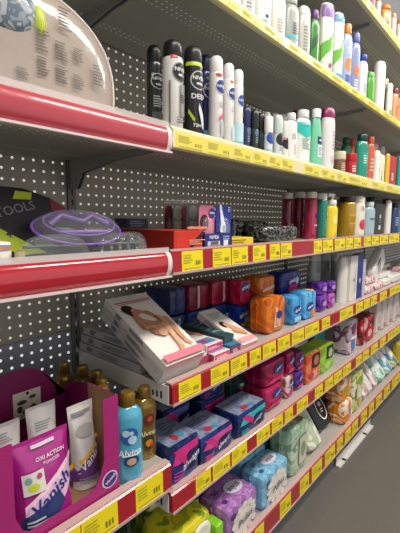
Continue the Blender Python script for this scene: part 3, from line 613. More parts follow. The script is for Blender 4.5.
for x, y, a, b, rz, lb in ((.475, .035, .078, .03, .03, 'clear blister of dark clips in front of the purple one'), (.54, .075, .05, .03, .2, 'clear blister of dark clips close to the red carton'), (.335, .022, .07, .016, .04, 'empty looking clear blister lying at the red bumper')):
    o = blister_tray('clip_blister', x, y, zC+.002, a, b, .045, mat('#5f6363', .1, alpha=.8), lb, rz)
    if 'dark' in lb:
        mb = MB()
        for k in range(5): mb.tube([(-a*.6+k*a*.28, -b*.4, .006), (-a*.5+k*a*.28, 0, .034), (-a*.55+k*a*.28, b*.4, .006)], .0055, mat('#2b2a29', .3), 6)
        mb.obj('hair_clips', o)
x0, x1 = px_x(-22, 13, .035, zC+.02)
film_pack(x0, x1, .035, .06, zC, .036, prn(['#d9793a', '#4a8fc4', '#e8e2d4', '#c4a02a'], 20, .3, .1, 1, (.15, .15, 3)), 'small orange and blue striped packet at the far left of the middle shelf', name='striped_packet', fins=False)
mb = MB(); mb.lathe([(.008, 0), (.008, .02)], mat('#c9b58c', .5)); mb.lathe([(.0045, .0203), (.0045, .0206)], mat('#8d7a52', .5))
o = mb.obj('tape_roll', None, (sx(20, .03, zC+.01), .03, zC+.0005)); tag(o, 'tiny beige roll next to the striped packet', 'roll')
for (xx, yy, ww, c, lb) in ((.50, .17, .13, '#1d2430', 'dark flat packet behind the blisters'), (.60, .32, .10, '#c9c9c4', 'pale flat packet at the back by the dark blue carton')):
    film_pack(xx-ww/2, xx+ww/2, yy, .05, zC, .02, c, lb, name='flat_packet', fins=False)

# ================================================================== LEFT TOP: large clear sack with printed notices
o = empty('clear_sack', (.27, .05, SH['B']+.001), 'large round clear plastic sack with rows of grey printed notices on its front', 'plastic bag')
film = mat('#b9aa9f', .2, alpha=.8, bump=.5, bscale=22, coat=.7)
def sackpt(u, r, s, off=0):      # u around, r 0..1 radius, s = -1 front, +1 back
    c, si = math.cos(u), math.sin(u); e = 2/2.5
    X = .213*math.copysign(abs(c)**e, c)*r; Z = .045+.148*math.copysign(abs(si)**e, si)*r
    th = .03*(max(0, 1-r**4))**.5
    return X, s*(th+off), max(Z, .0)
mb = MB()
for s in (-1, 1): mb.grid(lambda a, b, s=s: sackpt(2*PI*a, b, s), 48, 10, film)
mb.obj('film', o)
mb = MB(); mb.tube([(sackpt(2*PI*k/64, 1, 1)[0], 0, sackpt(2*PI*k/64, 1, 1)[2]) for k in range(-6, 39)], .0022, mat('#efe9e4', .15, alpha=.8)); mb.obj('welded_edge', o)
mb = MB(); ink = mat('#6f6963', .6)
def sfm(a, b, off): return (a, -.0325-off, b)
def notice(px, py, w, h, n):
    mb = MB(); X, Z = at(px, py, .02); decal(mb, sfm, ('l', X-.27, Z-SH['B']-.001, w, h, n, ink), 1); mb.obj('printed_notice', o)
for px, py, w, h in ((64, 20, .024, .036), (42, 41, .022, .034), (61, 52, .024, .03), (78, 56, .02, .022), (43, 67, .022, .03), (61, 75, .022, .028), (78, 83, .022, .024), (97, 76, .02, .036), (22, 74, .02, .018)): notice(px, py, w, h, 7)
mb = MB()
mb.grid(lambda u, v: (.0+.055*math.cos(2*PI*u)*math.sin(PI*v), -.022+.016*math.sin(2*PI*u)*math.sin(PI*v), .125+.04*math.cos(PI*v)), 16, 10, prn(['#7d8b98', '#a9adb0', '#5f6f80', '#8f999f'], 40, .3))
mb.grid(lambda u, v: (.052+.012*math.cos(2*PI*u)*math.sin(PI*v), -.024+.012*math.sin(2*PI*u)*math.sin(PI*v), .12+.025*math.cos(PI*v)), 12, 8, mat('#b7c840', .4))
mb.obj('contents', o)
# ================================================================== LEVEL D
zD = SH['D']
skin = '#d9a07c'; skin2 = '#c48a66'
def limb(xa, ya, xb, yb, ra, rb, c):
    dx, dy = xb-xa, yb-ya; L = math.hypot(dx, dy); nx, ny = -dy/L, dx/L; a0 = math.atan2(ny, nx); P = []
    for k in range(7): t = a0+PI*k/6; P.append((xa+ra*math.cos(t), ya+ra*math.sin(t)))
    for k in range(7): t = a0+PI+PI*k/6; P.append((xb+rb*math.cos(t), yb+rb*math.sin(t)))
    return ('T', 'p', P, c)
def figure(w, d0, s=1.0):         # seated bare-legged figure printed on the carton face; a across, b along
    X = lambda a: w*a
    Y = lambda q: d0*q
    return [('T', 'r', X(.02), Y(.955), w*.86, d0*.016, '#c4373f'), ('T', 'r', X(.02), Y(.925), w*.86, d0*.01, '#c4373f'),
            limb(X(-.27), Y(.83), X(-.2), Y(.76), w*.13, w*.12, '#2e1d18'), ('T', 'e', X(-.15), Y(.785), w*.085, d0*.045, skin),
            limb(X(-.12), Y(.72), X(.0), Y(.53), w*.15, w*.13, skin2), limb(X(-.08), Y(.68), X(.06), Y(.62), w*.09, w*.08, '#e6dccf'),
            limb(X(-.24), Y(.69), X(-.27), Y(.5), w*.06, w*.05, skin2), limb(X(.06), Y(.72), X(.2), Y(.6), w*.06, w*.05, '#b97d5c'),
            limb(X(-.05), Y(.45), X(.0), Y(.42), w*.17, w*.15, '#b97d5c'),
            limb(X(.0), Y(.43), X(.32), Y(.56), w*.11, w*.075, skin), limb(X(.32), Y(.56), X(.3), Y(.22), w*.07, w*.04, '#cf9470'), limb(X(.3), Y(.2), X(.36), Y(.15), w*.045, w*.03, skin),
            limb(X(-.02), Y(.38), X(.2), Y(.5), w*.09, w*.07, '#dca684'), limb(X(.2), Y(.5), X(.1), Y(.16), w*.07, w*.04, '#e3b090'), limb(X(.1), Y(.14), X(.0), Y(.09), w*.045, w*.03, skin),
            limb(X(-.27), Y(.5), X(.12), Y(.46), w*.045, w*.035, skin), limb(X(.2), Y(.6), X(.22), Y(.5), w*.045, w*.035, skin)]
def wax(xc, y, z, w, d, t, tilt, rz, label, ds, col='#e9e4dd', side=None, name='wax_strip_carton'):
    o = empty(name, (xc, y, z), label, 'box', None, (math.radians(tilt), 0, rz)); mb = MB()
    mb.box(-w/2, w/2, 0, d, 0, t, mat(col, .3), .001); fm = boxmaps(w, d, t)
    if side: decal(mb, fm['L'], ('r', 0, t/2, d-.002, t-.002, side), 0)
    decals(mb, fm, ds); mb.obj('printed_box', o); return o
wp = '#d2486a'; gr = '#6e6e74'
# leaning boxes at the left end (their narrow sides show)
side_print = [('L', 'l', -.02, .009, .07, .010, 2, gr), ('L', 'l', .06, .009, .03, .012, 4, '#4a4a50'), ('L', 'r', .1, .009, .012, .014, '#c75a78')]
T0 = 28
cs, sn = math.cos(math.radians(T0)), math.sin(math.radians(T0))
for i in range(3):                        # stack of three: the top one shows the figure
    off = (2-i)
    y0, z0 = .012+off*.0*1, zD+.0015+i*.0215
    lbls = ['white wax strip carton at the bottom of the leaning stack', 'white wax strip carton in the middle of the leaning stack', 'white wax strip carton with a seated bare-legged woman, top of the leaning stack']
    wdt = .134
    ds = [('L', 'l', .03, .010, .09, .010, 3, gr), ('L', 'l', -.06, .010, .03, .012, 5, '#505056')]
    if i == 2: ds += figure(wdt, .24)+[('T', 'r', 0, .012, wdt*.98, .02, '#e58094'), ('F', 'r', 0, .009, wdt*.97, .012, '#e9a3b0')]
    y_s, z_s = .0+.0185*(2-i)*sn*1.0, zD+.002+ (i)*.0195*cs
    wax(.641, .004+(2-i)*.0195*sn, zD+.002+i*.0195*cs, wdt, .255, .0185, T0, 0, lbls[i], ds, col='#ece6df' if i == 2 else '#c9c5c2')
for i in range(3):                        # grey-white cartons lying farther back at the left end
    wax(.60+.004*i, .10-.004*i, zD+.002+i*.0236, .03, .27, .022, 0, 0, ['slim grey white carton end with barcodes, lowest behind the leaning stack', 'slim grey white carton end with barcodes, middle behind the leaning stack', 'slim grey white carton with a pink corner, uppermost behind the leaning stack'][i],
        [('L', 'l', .02, .011, .10, .012, 3, '#77777c'), ('L', 'l', -.08, .011, .03, .014, 5, '#4c4c52')]+([('L', 'r', .115, .011, .03, .018, '#c0587a')] if i == 2 else []), col='#b4b4b4')
# flat boxes between
wax(.80, .012, zD+.001, .07, .22, .022, 0, 0, 'magenta edged wax carton lying flat, lower of the pair', [('F', 'r', 0, .011, .066, .019, wp), ('F', 'l', 0, .011, .05, .008, 2, '#f3d4dc'), ('T', 'r', 0, .03, .06, .035, '#7d9cc4'), ('T', 'r', -.01, .03, .02, .02, '#b23a60')], col='#e6e1dc', side='#b0355a')
wax(.79, .03, zD+.0245, .07, .22, .022, 0, 0, 'magenta edged wax carton lying flat, upper of the pair, legs on top', [('F', 'r', 0, .011, .066, .019, '#c8407a'), ('F', 'l', 0, .011, .06, .008, 2, '#f3d4dc'), ('T', 'r', -.005, .03, .06, .035, '#5f86ba'), ('T', 'r', -.015, .03, .02, .02, '#b23a60'), ('T', 'p', [(-.01, .12), (.02, .16), (.035, .09), (.025, .06), (.015, .09)], skin), ('T', 'l', -.01, .17, .05, .02, 3, '#9a9a9a')], col='#e9e4df', side='#bdb2b8')
wax(.738, .03, zD+.001, .03, .25, .028, 5, 0, 'white wax carton with legs picture beside the leaning stack', [('T', 'p', [(-.01, .1), (.01, .15), (.02, .06), (.01, .04)], skin), ('F', 'r', 0, .012, .048, .02, '#b44868'), ('T', 'l', 0, .2, .04, .03, 3, '#b3404f')], col='#dfdad6')
wax(.862, .012, zD+.001, .048, .21, .026, 0, 0, 'teal blue wax carton lying between the magenta pair and the tilted box', [('F', 'r', 0, .013, .046, .022, '#8c2f58'), ('T', 'r', 0, .025, .044, .045, '#3d7fa0'), ('T', 'r', 0, .12, .044, .12, '#1f5a60'), ('F', 'l', 0, .013, .03, .01, 2, '#e0cfd8')], col='#2a6a74', side='#31475c')
wax(.868, .04, zD+.028, .045, .2, .02, 2, 0, 'dark teal wax carton lying on the teal blue one', [('T', 'l', 0, .1, .03, .12, 5, '#7d9ca0')], col='#2c5258', side='#38484c')
wax(.925, .01, zD+.003, .08, .185, .022, 21.5, 0, 'tilted white wax carton with a small portrait of a woman', [('T', 'e', -.012, .1, .015, .016, '#33211c'), ('T', 'e', -.004, .095, .011, .013, skin), ('T', 'p', [(-.01, .085), (.01, .095), (.033, .05), (.03, .035), (.0, .06)], skin), ('T', 'p', [(-.01, .07), (.01, .05), (.03, .035), (.02, .03), (-.012, .055)], skin2), ('T', 'r', 0, .016, .074, .02, '#e6a3ac'), ('F', 'r', 0, .011, .076, .015, '#d98d98'), ('T', 'l', 0, .145, .06, .03, 3, '#b9b2b0'), ('L', 'l', 0, .011, .12, .01, 2, '#8a8a90')], col='#e9e3dc')

# pad packs -------------------------------------------------------------
always = lambda a, b, s, c='#f2f4fb', ro=.2: ('F', 't', 'always', a, b, s, c, ro, .2)
def pads(L, R, top, z, y, dep, m, label, ds=(), p=6, **k):
    a, b = px_x(L, R, y, z+.03); return film_pack(a, b, y, dep, z, hgt(L, top, y, z), m, label, ds, name='pad_pack', cat='pad pack', p=p, **k)
crim = prn(['#8e1434', '#b3204a', '#a01b40'], 14, .25, .4); navyp = prn(['#18265f', '#23387c', '#1b2b6a'], 12, .25, .35)
darkp = prn(['#4a1220', '#6b1a2e', '#3a1a3a'], 14, .3, .3)
# back wall of packs, upper
def backpack(L, R, top, bot, y, m, lb, ds, dep=.07):
    a, b = px_x(L, R, y, .87); z0 = at(L, bot, y)[1]; return a, b, z0, at(L, top, y)[1]-z0
# stacked columns behind: each column two packs high
colY = .21
cols = [(171, 187, ['#1c2c5c', '#26386c'], '#16204a', 'navy'), (189.5, 210.5, ['#6c1026', '#8a1a34'], '#b9b2b4', 'maroon'), (212.5, 237, ['#8a1030', '#a8183c'], '#c9bcc0', 'crimson')]
for i, (L, R, cc, st, nm) in enumerate(cols):
    a, b = px_x(L, R, colY, zD+.1)
    film_pack(a, b, colY, .12, zD, .082, prn(['#1b2a6c', '#24408c', '#16204c'] if i else ['#141c3a', '#1f2c55'], 14, .3, .3), f'{["dark navy", "deep blue", "blue"][i]} pad pack under the {nm} one at the back', [always(0, .04, .03)] if i == 2 else [('F', 'r', 0, .04, .01, .07, '#8a94b4')], name='pad_pack', cat='pad pack', p=6)
    film_pack(a, b, colY, .12, zD+.083, .085, prn(cc, 12, .3, .3), f'{nm} pad pack on the upper tier at the back', [('F', 'r', -.01, .045, .010, .075, st)], name='pad_pack', cat='pad pack', p=6)
a, b = px_x(241, 250, .15, zD+.1)
film_pack(a, b, .15, .055, zD, .08, prn(['#1d3aa0', '#2850b8', '#182c7c'], 12, .25, .3), 'bright blue pad pack with white script left of the orange packs', [always(0, .05, .026), ('F', 'e', .012, .028, .02, .012, '#9cc3e8'), ('F', 'r', .0, .012, .05, .014, '#cf8a3a')], name='pad_pack', cat='pad pack', p=6)
film_pack(a, b, .15, .055, zD+.081, .088, prn(['#b0123c', '#c42450', '#a01038'], 12, .25, .3), 'crimson pad pack with a blue logo on the upper tier', [('F', 'e', .0, .065, .028, .018, '#22307c'), always(0, .065, .02), ('F', 'r', .0, .025, .07, .03, '#cf2458')], name='pad_pack', cat='pad pack', p=6)
orange = prn(['#c8601a', '#dd7a24', '#b9541a'], 12, .25, .4)
a, b = px_x(260, 276, .13, zD+.1)
film_pack(a, b, .13, .09, zD+.086, .088, orange, 'orange pad pack with a beige strap, resting on the upper tier', [('F', 'p', [(-.04, .03), (.04, .042), (.04, .052), (-.04, .04)], '#e3c9a0')], name='pad_pack', cat='pad pack', p=4)
film_pack(a, b, .13, .09, zD, .085, prn(['#a84c18', '#c4661e'], 12, .3, .3), 'orange pad pack underneath the strapped one', [], name='pad_pack', cat='pad pack', p=5)
a, b = px_x(267, 286, .035, zD+.05)
film_pack(a, b, .035, .075, zD, .122, orange, 'large orange pad pack with a picture panel, standing in front', [('F', 'p', [(-.02, .02), (.0, .018), (.005, .085), (-.012, .09)], '#e6c8a8'), ('F', 'r', .012, .035, .02, .035, '#c9b09a'), ('F', 'e', .012, .06, .018, .014, '#27368a'), ('F', 'l', -.006, .05, .012, .05, 6, '#a05a2a'), ('T', 'e', 0, .04, .03, .02, '#e9a25a')], name='pad_pack', cat='pad pack', p=5)
a, b = px_x(282, 302, .13, zD+.1)
film_pack(a, b, .13, .08, zD+.086, .088, prn(['#1c2c78', '#24409a'], 12, .25, .3), 'navy pad pack with pink bottom on the upper tier', [always(0, .05, .026), ('F', 'p', [(-.05, .005), (.03, .006), (.045, .03), (-.02, .035)], '#cf2f74'), ('F', 'e', .035, .045, .014, .014, '#b9cde8')], name='pad_pack', cat='pad pack', p=4, rot=(0, 0, 0))
film_pack(a, b, .13, .08, zD, .085, navyp, 'navy pad pack underneath the pink bottomed one', [], name='pad_pack', cat='pad pack', p=5)
a, b = px_x(293, 302, .03, zD+.05)
film_pack(a, b, .03, .08, zD, .105, prn(['#2f86cc', '#4aa2dc', '#2470b8'], 12, .25, .3), 'sky blue pad pack, nearer of the light blue pair', [('F', 'e', .0, .055, .024, .016, '#1d3a90'), always(0, .055, .017), ('F', 'r', 0, .02, .05, .02, '#9ad0ea')], name='pad_pack', cat='pad pack', p=5)
a, b = px_x(305, 317, .03, zD+.05)
film_pack(a, b, .03, .08, zD, .108, prn(['#3f97d4', '#5fb2e2', '#2f7cc0'], 12, .25, .3), 'sky blue pad pack with yellow corner, farther of the light blue pair', [('F', 'r', .02, .02, .04, .026, '#d9813c'), ('F', 'e', -.01, .05, .03, .016, '#1d3a90'), always(-.01, .05, .017), ('T', 'e', .02, .02, .02, .02, '#e6c84a')], name='pad_pack', cat='pad pack', p=5)
purple = prn(['#4a1d78', '#6a2fa0', '#8a4ab4'], 16, .25, .4)
for i, (L, R, y, z, h, lb) in enumerate(((321, 328, .04, 0, .07, 'purple pad pack at the bottom of the purple pile'), (320, 328, .045, .071, .05, 'purple pad pack on top of the purple pile'), (330, 336, .04, 0, .065, 'pink and purple pad pack right of the purple pile'), (330, 336, .045, .066, .05, 'violet pad pack on the right of the purple pile, upper'))):
    a, b = px_x(L, R, y, zD+.05); film_pack(a, b, y, .07, zD+z, h, purple if i != 2 else prn(['#8a2f8a', '#b45ab0', '#5a2a8a'], 16), lb, [('F', 'e', 0, h/2, .02, .01, '#b98ad0')], name='pad_pack', cat='pad pack', p=4)
for i, (L, R, t, lb) in enumerate(((308, 319, 254, 'pale grey pump bottle at the back, nearest of three'), (319, 329, 254, 'pale grey pump bottle at the back, middle of three'), (329, 338, 255, 'pale grey pump bottle at the back, farthest of three'))):
    bottle('flip', zD, L, R, t, .19, mat('#97a5a5', .2), '#c3cac8', lb, [('r', 0, .45, 1, .3, '#b4bdbd'), ('c', .2, .35, .04, '#3a4a5a')], name='pump_bottle')
for i, (L, R, t, c, lb, ds) in enumerate(((349.5, 356.5, 257, '#dcd9d2', 'tall white carton with a grey figure', [('F', 'r', .02, .1, .006, .12, '#7a7f86'), ('F', 'e', .0, .1, .008, .008, '#3a4a78')]), (356.5, 362, 255, '#1f2f80', 'narrow navy carton right of the tall white ones', [('F', 'e', 0, .09, .01, .012, '#dfe3ef')]), (362, 365, 260, '#b9bcc4', 'narrow grey carton behind the navy one', []))):
    a, b = px_x(L, R, .03, zD+.05); carton(a, b, .03, .03, zD, hgt(L, t, .03, zD), c, lb, ds)
bottle('tube', zD, 336.5, 346, 257, .06, '#dcd8d0', W, 'tall plain white bottle left of the white and navy cartons', [])
cot = prn(['#e2dcd8', '#e2dcd8', '#c45468', '#d8c0c0'], 22, .3, .5)
for i, (L, R, z, h, y, lb) in enumerate(((366, 375, 0, .04, .03, 'white and red cotton packet, lowest near the navy carton'), (376.5, 384, 0, .035, .03, 'white and red cotton packet, lowest and farther right'), (365, 377, .041, .035, .05, 'white and red cotton packet lying on the lower ones'), (385.5, 392, 0, .04, .03, 'white cotton packet near the right edge'), (393, 402, 0, .05, .03, 'white cotton packet at the right edge of the wax shelf'), (379, 392, .041, .03, .06, 'white packet lying over the right cotton packets'))):
    a, b = px_x(L, R, y, zD+.05); film_pack(a, b, y, .1, zD+z, h, cot if i < 3 else '#dedad6', lb, [], name='cotton_packet', p=4)
a, b = px_x(368, 380, .1, zD+.1)
film_pack(a, b, .06, .05, zD+.078, .11, '#e2dfdb', 'white packet leaning diagonally over the cotton packets', [('F', 'l', 0, .05, .08, .05, 3, '#8d8d94'), ('F', 'r', 0, .09, .06, .014, '#2f2f36')], name='cotton_packet', p=6, rot=(0, math.radians(-38), 0))
a, b = px_x(384, 398, .1, zD+.1); film_pack(a, b, .14, .08, zD, .09, '#d5cfca', 'white packet standing in the back row near the right edge', [], name='cotton_packet')
for i in range(3):
    a, b = px_x(403+i*8, 410+i*8, .04, zD+.05); film_pack(a, b, .04, .1, zD, .07+.01*i, cot, ['red and white packet just past the frame on the wax shelf', 'red and white packet farther along the wax shelf', 'red and white packet farthest along the wax shelf'][i], [], name='cotton_packet')

# ================================================================== LEVEL E
zE = SH['E']
nav = prn(['#1d2b60', '#243878', '#1a2450'], 14, .28, .2); silver = prn(['#76819c', '#8d97b0', '#69748f'], 26, .3, .2)
def napkin(xa, xb, y, dep, z, h, label, acc, rot=0, acc2=None, side=True, front=None):
    w = xb-xa
    ds = [('T', 'l', 0, dep*.6, w*.7, dep*.35, 4, '#5d6a8c'), ('T', 'e', -w*.12, dep*.22, w*.09, dep*.1, '#b83252'), ('T', 'e', w*.08, dep*.2, w*.08, dep*.07, '#3f9ab8'),
          ('F', 'p', [(-w*.45, h*.55), (-w*.3, h*.9), (w*.46, h*.93), (w*.46, h*.72), (w*.1, h*.7), (-w*.15, h*.5)], acc),
          ('F', 'p', [(-w*.42, h*.9), (-w*.2, h*.88), (w*.15, h*.4), (w*.02, h*.32)], '#cf2a7c'), ('F', 'e', w*.18, h*.45, w*.2, h*.22, '#16204e'),
          ('F', 't', 'always', w*.16, h*.46, h*.24, '#d9def0', .3, .3), ('F', 'l', -w*.25, h*.25, w*.3, h*.24, 3, acc2 or acc), ('L', 'r', dep*.1, h*.5, dep*.12, h*.7, '#3a4a86')]
    o = film_pack(xa, xb, y, dep, z, h, front or nav, label, ds, name='pad_pack', cat='pad pack', p=12, fins=False, top=silver, rot=(0, 0, rot)); return o
a = at(238, 441, .01)[0]; b = at(264.5, 427, .01)[0]
napkin(a-.005, b, .006, .10, zE, .076, 'navy pad pack with teal drops and a silver top, standing alone at the rail', '#2fb0ac')
a = at(200, 463, .01)[0]; b = at(231.5, 446, .01)[0]
napkin(a, b, .006, .11, zE, .078, 'navy pad pack with pink drops and a silver top, middle of the front three', '#d4489a')
# tilted first pack
o = napkin(.600, .705, .008, .13, zE, .105, 'navy pad pack with a big pink triangle, nearest to the shelf end', '#cf2a86', 0, '#b83a9a')
o.rotation_euler = (0, 0, 0)
napkin(.715, .83, .155, .10, zE, .10, 'dark navy pad pack in the back row behind the pink drop pack', '#5a5f9a')
napkin(.60, .70, .17, .10, zE, .085, 'dark navy pad pack in the back row near the shelf end', '#4a5a8a')
napkin(.85, .965, .125, .10, zE, .085, 'navy pad pack in the back row, lower one behind the teal drop pack', '#b02a6a')
napkin(.85, .965, .13, .10, zE+.087, .075, 'navy pad pack in the back row, upper one behind the teal drop pack', '#b02a6a')
a, b = px_x(248, 264, .09, zE+.05)
film_pack(a, b, .12, .08, zE, .085, prn(['#1d6a62', '#7a1c3c', '#2c8a7a', '#c9ccd0'], 16, .3, .3), 'green and maroon pad pack between the navy and crimson packs', [], name='pad_pack', cat='pad pack')
crimE = prn(['#8c1440', '#b02058', '#a31a4c'], 14, .22, .5)
def libr(L, R, z, h, y, dep, m, lb, acc='#22307c'):
    a, b = px_x(L, R, y, zE+.05); w = b-a
    return film_pack(a, b, y, dep, zE+z, h, m, lb, [('F', 'e', w*.12, h*.62, w*.24, h*.22, acc), ('F', 't', 'always', w*.12, h*.62, h*.17, '#eef0f8', .4, .2), ('F', 'p', [(-w*.4, h*.1), (w*.4, h*.14), (w*.3, h*.3), (-w*.3, h*.26)], '#c8386c')], name='pad_pack', cat='pad pack', p=5)
libr(266, 284, 0, .083, .03, .09, crimE, 'crimson pad pack, lower of the nearest crimson column')
libr(265, 285, .084, .085, .035, .09, crimE, 'crimson pad pack, upper of the nearest crimson column')
pk = prn(['#b93a6a', '#dfb8c8', '#8a6a3a', '#c24a78'], 16, .25, .4)
libr(286.5, 294, 0, .083, .03, .09, pk, 'pink and white pad pack, lower of the second column')
libr(287, 294, .084, .085, .035, .09, crimE, 'crimson pad pack, upper of the second column')
pur = prn(['#3c1a64', '#5a2a8a', '#7a3a9c'], 14, .25, .4)
libr(296, 304, 0, .075, .035, .09, pur, 'purple pad pack, lower of the purple column', '#2c2c8a')
libr(296, 303.5, .076, .075, .035, .09, prn(['#2a2464', '#7a1c50', '#3c2a7a'], 14), 'purple and maroon pad pack, upper of the purple column', '#3a4aa8')
a, b = px_x(293, 307, .05, zE+.17); film_pack(a, b, .04, .09, zE+.17, .028, '#cfc6be', 'off white flat pack lying on top of the purple column', [('F', 'r', 0, .014, .08, .008, '#5a5450')], name='pad_pack', cat='pad pack', p=5)
a, b = px_x(306.5, 321, .03, zE+.05); w = b-a
film_pack(a, b, .03, .09, zE, hgt(306.5, 357, .03, zE), prn(['#cf5a3a', '#e07a4e', '#c44c30'], 14, .3, .2), 'coral orange liner box with a black picture panel', [('F', 'r', w*.1, .085, w*.55, .06, '#2a1a1e'), ('F', 'e', w*.1, .085, w*.18, .02, '#b0685a'), ('F', 'l', w*.05, .03, w*.5, .025, 3, '#f1cdbb'), ('F', 'e', -w*.2, .03, w*.14, .014, '#b3305a')], name='liner_pack', p=14, fins=False, top='#9cba4a')
a, b = px_x(321, 334.5, .03, zE+.05); w = b-a
film_pack(a, b, .03, .09, zE, hgt(321, 350, .03, zE), prn(['#7cb62c', '#9aca3c', '#6aa426'], 14, .3, .2), 'lime green liner box with a black picture panel', [('F', 'r', w*.12, .085, w*.5, .06, '#1c2416'), ('F', 'e', w*.12, .08, w*.16, .02, '#a8b890'), ('F', 'l', w*.0, .03, w*.5, .025, 3, '#e6f0c4')], name='liner_pack', p=14, fins=False, top='#b9d84a')
a, b = px_x(320, 331, .11, zE+.1); film_pack(a, b, .135, .08, zE, .13, '#1f8a86', 'teal pack standing behind the lime green liner box', [('T', 'r', 0, .04, .08, .05, '#2fb0a8')], name='liner_pack')
a, b = px_x(300, 309, .13, zE+.1); film_pack(a, b, .135, .08, zE, .13, '#5a6a2c', 'olive pack standing behind the coral liner box', [], name='liner_pack')
a, b = px_x(348.5, 357, .03, zE+.05); w = b-a
film_pack(a, b, .03, .08, zE, hgt(345, 324, .03, zE), prn(['#c9b4bc', '#d9cad0', '#8a4a6a', '#b0a0b4'], 16, .3, .2), 'pale pink pack with a blue figure, first past the empty gap', [('F', 'e', 0, .05, w*.22, .04, '#4a78b4'), ('F', 'e', 0, .115, w*.2, .02, '#7a2c50'), ('F', 'r', 0, .08, w*.7, .014, '#dfe3ea')], name='liner_pack', p=10, fins=False)
a, b = px_x(362, 375, .03, zE+.05); w = b-a
film_pack(a, b, .03, .08, zE, hgt(359, 322, .03, zE), prn(['#b01c24', '#1c1416', '#c42a30', '#d0a8a4'], 15, .3, .2), 'red and black pack with a round red emblem', [('F', 'e', .01, .05, w*.28, .035, '#c4141c'), ('F', 'e', .01, .05, w*.16, .02, '#e0b0ac')], name='liner_pack', p=10, fins=False)
for i, (L, R, t, y, lb) in enumerate(((376.5, 381, 304, .04, 'white upright pack, first of the white row by the red one'), (382.5, 386.5, 301, .04, 'white upright pack, second of the white row'), (388.3, 392.3, 298, .04, 'white upright pack, third of the white row'), (394.3, 399, 296, .04, 'white upright pack, fourth of the white row'))):
    a, b = px_x(L, R, y, zE+.05); film_pack(a, b, y, .08, zE, hgt(L, t, y, zE), '#d8cfca', lb, [('F', 'l', 0, .08, (b-a)*.5, .05, 4, '#b89a9a'), ('F', 'e', 0, .03, (b-a)*.2, .014, '#b36a7a')], name='tissue_pack', p=8)
for i in range(4):
    a, b = px_x(402+i*7, 408+i*7, .04, zE+.05); film_pack(a, b, .04, .09, zE, .11, ['#cfc4c4', '#a8384c', '#d4ccc8', '#8a7aa8'][i], ['pale', 'red', 'off white', 'lilac'][i]+' upright pack past the white row', [], name='tissue_pack', p=8)
# pale pink display card along the back of the gap
o = empty('display_sheet', (1.78, .36, zE+.001), 'pale pink sheet standing upright against the back of the gap', 'display sheet'); mb = MB(); mb.box(-.38, .36, 0, .003, 0, .2, mat('#c9a8a8', .5)); mb.obj('sheet', o)

# ================================================================== LEVEL F: wipes
zF = SH['F']
def wipes(L, R, top, y, dep, m, lb, ds=(), z=0, p=5, rot=(0, 0, 0), lid=None, h=None, fins=True):
    a, b = px_x(L, R, y, zF+.04); hh = h or hgt(L, top, y, zF+z)
    return film_pack(a, b, y, dep, zF+z, hh, m, lb, ds, name='wipes_pack', cat='wipes pack', p=p, rot=rot, lid=lid, fins=fins)
def cloud(a, b, rx, ry, c='#e9e2da'):
    r = [('F', 'e', a, b, rx, ry, c)]
    for k in range(12): r.append(('F', 'e', a+rx*.92*math.cos(k*PI/6), b+ry*.92*math.sin(k*PI/6), rx*.22, ry*.2, c))
    return r
def pufies(xa, xb, y, dep, z, h, base, dark, lb, front=True, rot=0, ink='#2c2a4a'):
    w = xb-xa
    ds = (cloud(w*.02, h*.5, w*.36, h*.4)+[('F', 't', 'Pufies', w*.02, h*.5, h*.27, '#1c1c22', .15, .2)]) if front else [('F', 't', 'Pufies', 0, h*.4, h*.2, '#e9dff2', .15, .2)]
    ds += [('T', 'e', w*.14, dep*.5, w*.24, dep*.22, '#e6dcea'), ('T', 't', 'aqua', w*.14, dep*.5, dep*.26, '#3a2c56', 0), ('T', 'e', -w*.3, dep*.3, w*.05, dep*.08, dark), ('T', 't', '60', -w*.26, dep*.7, dep*.24, dark), ('F', 'e', -w*.38, h*.85, w*.08, h*.08, dark)]
    m = prn(base, 30, .28, .3)
    return film_pack(xa, xb, y, dep, z, h, m, lb, ds, name='wipes_pack', cat='wipes pack', p=8, rot=(0, 0, rot))
pc = ['#a46cb4', '#bc8cca', '#9a62ac']; bc = ['#7cb8da', '#9accE6', '#6aa8d0']
x0 = at(222, 533, .02)[0]; x1 = at(257, 512, .02)[0]
pufies(.838, 1.003, .012, .115, zF, .122, pc, '#5a2c7a', 'lilac wipes pack with cloud label, front one of the purple pair')
pufies(.845, .985, .13, .11, zF, .145, ['#8a4a9c', '#a468b4', '#7c408e'], '#4a2068', 'deeper purple wipes pack behind the lilac one', False)
pufies(1.035, 1.212, .012, .095, zF, .122, bc, '#2a62a0', 'sky blue wipes pack with cloud label, front one of the blue pair')
pufies(1.05, 1.22, .112, .10, zF, .132, ['#7abada', '#8fd0dc', '#6ab0cc'], '#2a72a0', 'blue wipes pack behind the front sky blue one', False)
ylw = prn(['#d8c81c', '#a8b82c', '#e6d82a', '#7c9c2c'], 13, .28, .3)
grn = prn(['#9ab82c', '#c4d24a', '#6a8c28', '#dfe09a'], 13, .28, .3)
film_pack(.62, .79, .03, .12, zF, .165, ylw, 'yellow wipes pack with a white flip lid', [('F', 'e', .03, .07, .02, .03, '#b0c8b0')], name='wipes_pack', cat='wipes pack', p=6, lid=('F', .035, .092, .04, .055, '#e6e2d4'))
film_pack(.66, .83, .155, .10, zF, .19, grn, 'yellow green wipes pack standing behind the lidded one', [('F', 'l', 0, .1, .08, .04, 3, '#4f6a20')], name='wipes_pack', cat='wipes pack', p=6)
film_pack(.45, .59, .03, .13, zF, .13, prn(['#2c3a34', '#4a564c', '#8a9488'], 14, .3, .3), 'dark grey green wipes pack left of the yellow ones', [], name='wipes_pack', cat='wipes pack', p=6)
film_pack(.47, .60, .17, .1, zF, .2, '#243c2c', 'dark green wipes pack in the back row by the shelf end', [], name='wipes_pack', cat='wipes pack')
